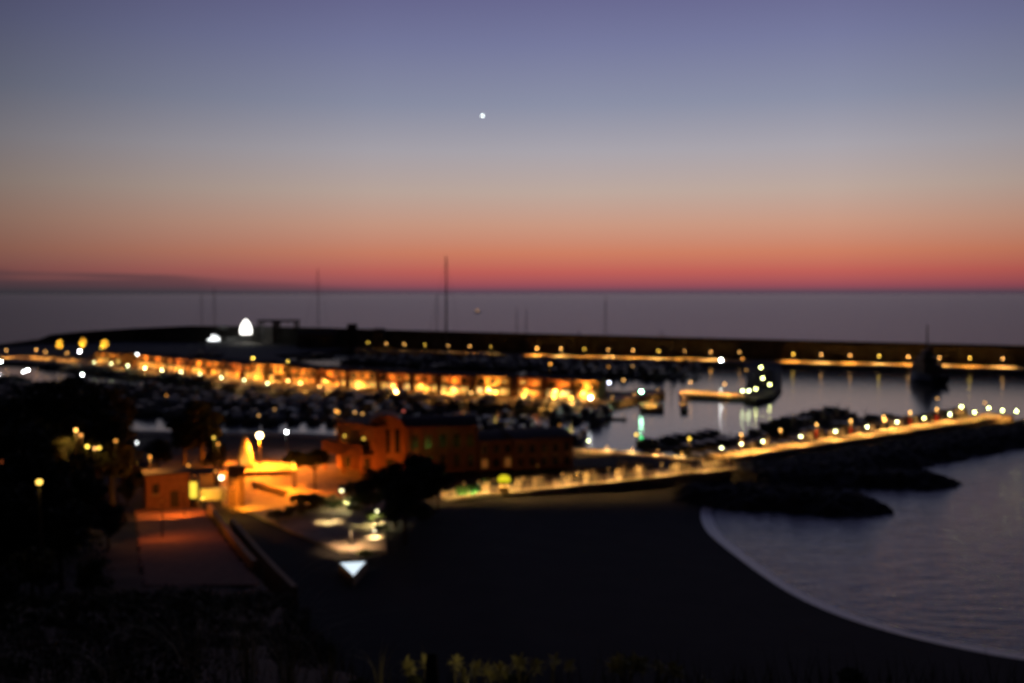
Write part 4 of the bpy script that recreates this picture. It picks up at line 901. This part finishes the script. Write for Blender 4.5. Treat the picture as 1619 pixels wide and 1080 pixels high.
# ------------------------------------------------------------------ foreground plants on the ledge
rn_ = np.random.RandomState(77); b = MB()
_ys = 6 + 34 * rn_.uniform(0, 1, 9000) ** 1.6; _xs = rn_.uniform(-13, 6, 9000) * np.maximum(1, _ys / 14); _gs = height(_xs, _ys)
for x, y, g_ in zip(_xs.tolist(), _ys.tolist(), _gs.tolist()):
    l = rn_.uniform(.12, .4) * (1 + y / 40); t = rn_.uniform(0, 6.28); w_ = .006 * (1 + y / 20); i = len(b.v)
    b.v += [(x - math.sin(t) * w_, y + math.cos(t) * w_, g_ - .05), (x + math.sin(t) * w_, y - math.cos(t) * w_, g_ - .05), (x + math.cos(t) * l * .5, y + math.sin(t) * l * .5, g_ + l)]; b.f.append((i, i + 1, i + 2))
tag(b.build('ground_grass', mat('dark_grass', (.05, .05, .025), .9)), kind='stuff')
_q = atY(683, 1070, 11.0)
_h = max(.2, _q.z - hz(_q.x, _q.y))
lamp((_q.x, _q.y, hz(_q.x, _q.y)), _h, (1, .45, .06), .10, .05, 3.4, (1, .8, .45), 178, 'dim orange light added among the spiky plants at the bottom edge to light them', None, kind='globe', aim=(.45, 1, -.05), soft=.03, cat='fill light', name='plant_fill_light')  # added lamp guessed from a faint orange glow, brightens the plants
m_gr = mat('dry_grass', (0.34, 0.30, 0.16), .8, vary=.3); m_eu = mat('yellow_green_leaf', (0.55, 0.50, 0.17), .7, vary=.3, scale=6); m_stem = mat('plant_stem', (0.14, 0.12, 0.06), .8)
def rosette(b, c, r, n, rn, up=.5):
    for k in range(n):
        t = 2 * math.pi * k / n + rn.uniform(-.2, .2); e_ = rn.uniform(-.1, up + .4); l = r * rn.uniform(.8, 1.15)
        d = Vector((math.cos(t) * math.cos(e_), math.sin(t) * math.cos(e_), math.sin(e_))); s = Vector((-math.sin(t), math.cos(t), 0)) * r * .09
        c = Vector(c); i = len(b.v); b.v += [tuple(c), tuple(c + d * l * .5 + s + Vector((0, 0, .01))), tuple(c + d * l - Vector((0, 0, l * .15))), tuple(c + d * l * .5 - s)]; b.f.append((i, i + 1, i + 2, i + 3))
PL = [(672, 1064, 12, 1), (720, 1072, 12, 0), (752, 1056, 12.5, 1), (790, 1060, 12.2, 1), (822, 1064, 12, 1), (899, 1055, 13, 0), (875, 1074, 12, 0), (989, 1062, 12, 2), (1040, 1075, 12, 1), (1118, 1080, 12.4, 0)]
for i, (px, py, Y, sz) in enumerate(PL):
    rn = random.Random(i); q = atY(px, py, Y); g = hz(q.x, q.y); e = empty('spurge_plant', (q.x, q.y, g), 0, 'yellowish spiky-leaved plant at the bottom edge of the picture, ' + ordl(i), 'spiky plants at the bottom edge')
    st_ = MB(); lf_ = MB(); hh = max(.25, q.z - g)
    for k in range(1 + sz * 2):
        ox, oy = (0, 0) if k == 0 else (rn.uniform(-.16, .16) * (1 + sz * .5), rn.uniform(-.12, .12)); hk = hh * (1 if k == 0 else rn.uniform(.75, .97))
        st_.tube([(0, 0, -.1), (ox * .5, oy * .5, hk * .5), (ox, oy, hk)], [.018, .014, .008], 5)
        for m_ in range(3): rosette(lf_, (ox, oy, hk - m_ * .03), (.15 - .012 * m_) * (1.25 if sz == 2 else 1), 13, rn, .9 - m_ * .3)
    st_.build('stem', m_stem, e); lf_.build('leaves', m_eu, e)
for i, (px, py, Y, n) in enumerate([(180, 1000, 11, 24), (300, 930, 12, 40), (390, 900, 12.5, 44), (455, 945, 12, 40), (520, 1010, 12, 26), (600, 1020, 12, 16), (90, 1030, 10, 20)]):
    rn = random.Random(50 + i); q = atY(px, py, Y); g = hz(q.x, q.y); hh = max(.4, q.z - g); b = MB()
    for k in range(n):
        t = rn.uniform(0, 6.28); l = hh * rn.uniform(.7, 1.05); sp_ = rn.uniform(.15, 1.15) * hh; r0 = rn.uniform(0, .12); w_ = .006
        pts = [Vector((math.cos(t) * (r0 + sp_ * u ** 2.2), math.sin(t) * (r0 + sp_ * u ** 2.2), l * (u * 1.35 - .45 * u ** 3))) for u in (0, .2, .4, .6, .8, 1)]
        s = Vector((-math.sin(t), math.cos(t), 0)); base = len(b.v)
        for j, p_ in enumerate(pts): ww = w_ * (1 - j / 6); b.v += [tuple(p_ - s * ww), tuple(p_ + s * ww)]
        for j in range(5): b.f.append((base + 2 * j, base + 2 * j + 1, base + 2 * j + 3, base + 2 * j + 2))
    tag(empty('grass_tussock', (q.x, q.y, g), 0), 'tall thin arching grass tussock in the dark lower left, ' + ordl([1, 2, 3, 4, 5, 6, 0][i]), 'grass', 'grass tussocks in the foreground')
    b.build('blades', m_gr, [o for o in bpy.data.objects if o.name.startswith('grass_tussock')][-1] if False else COL.objects[-1])
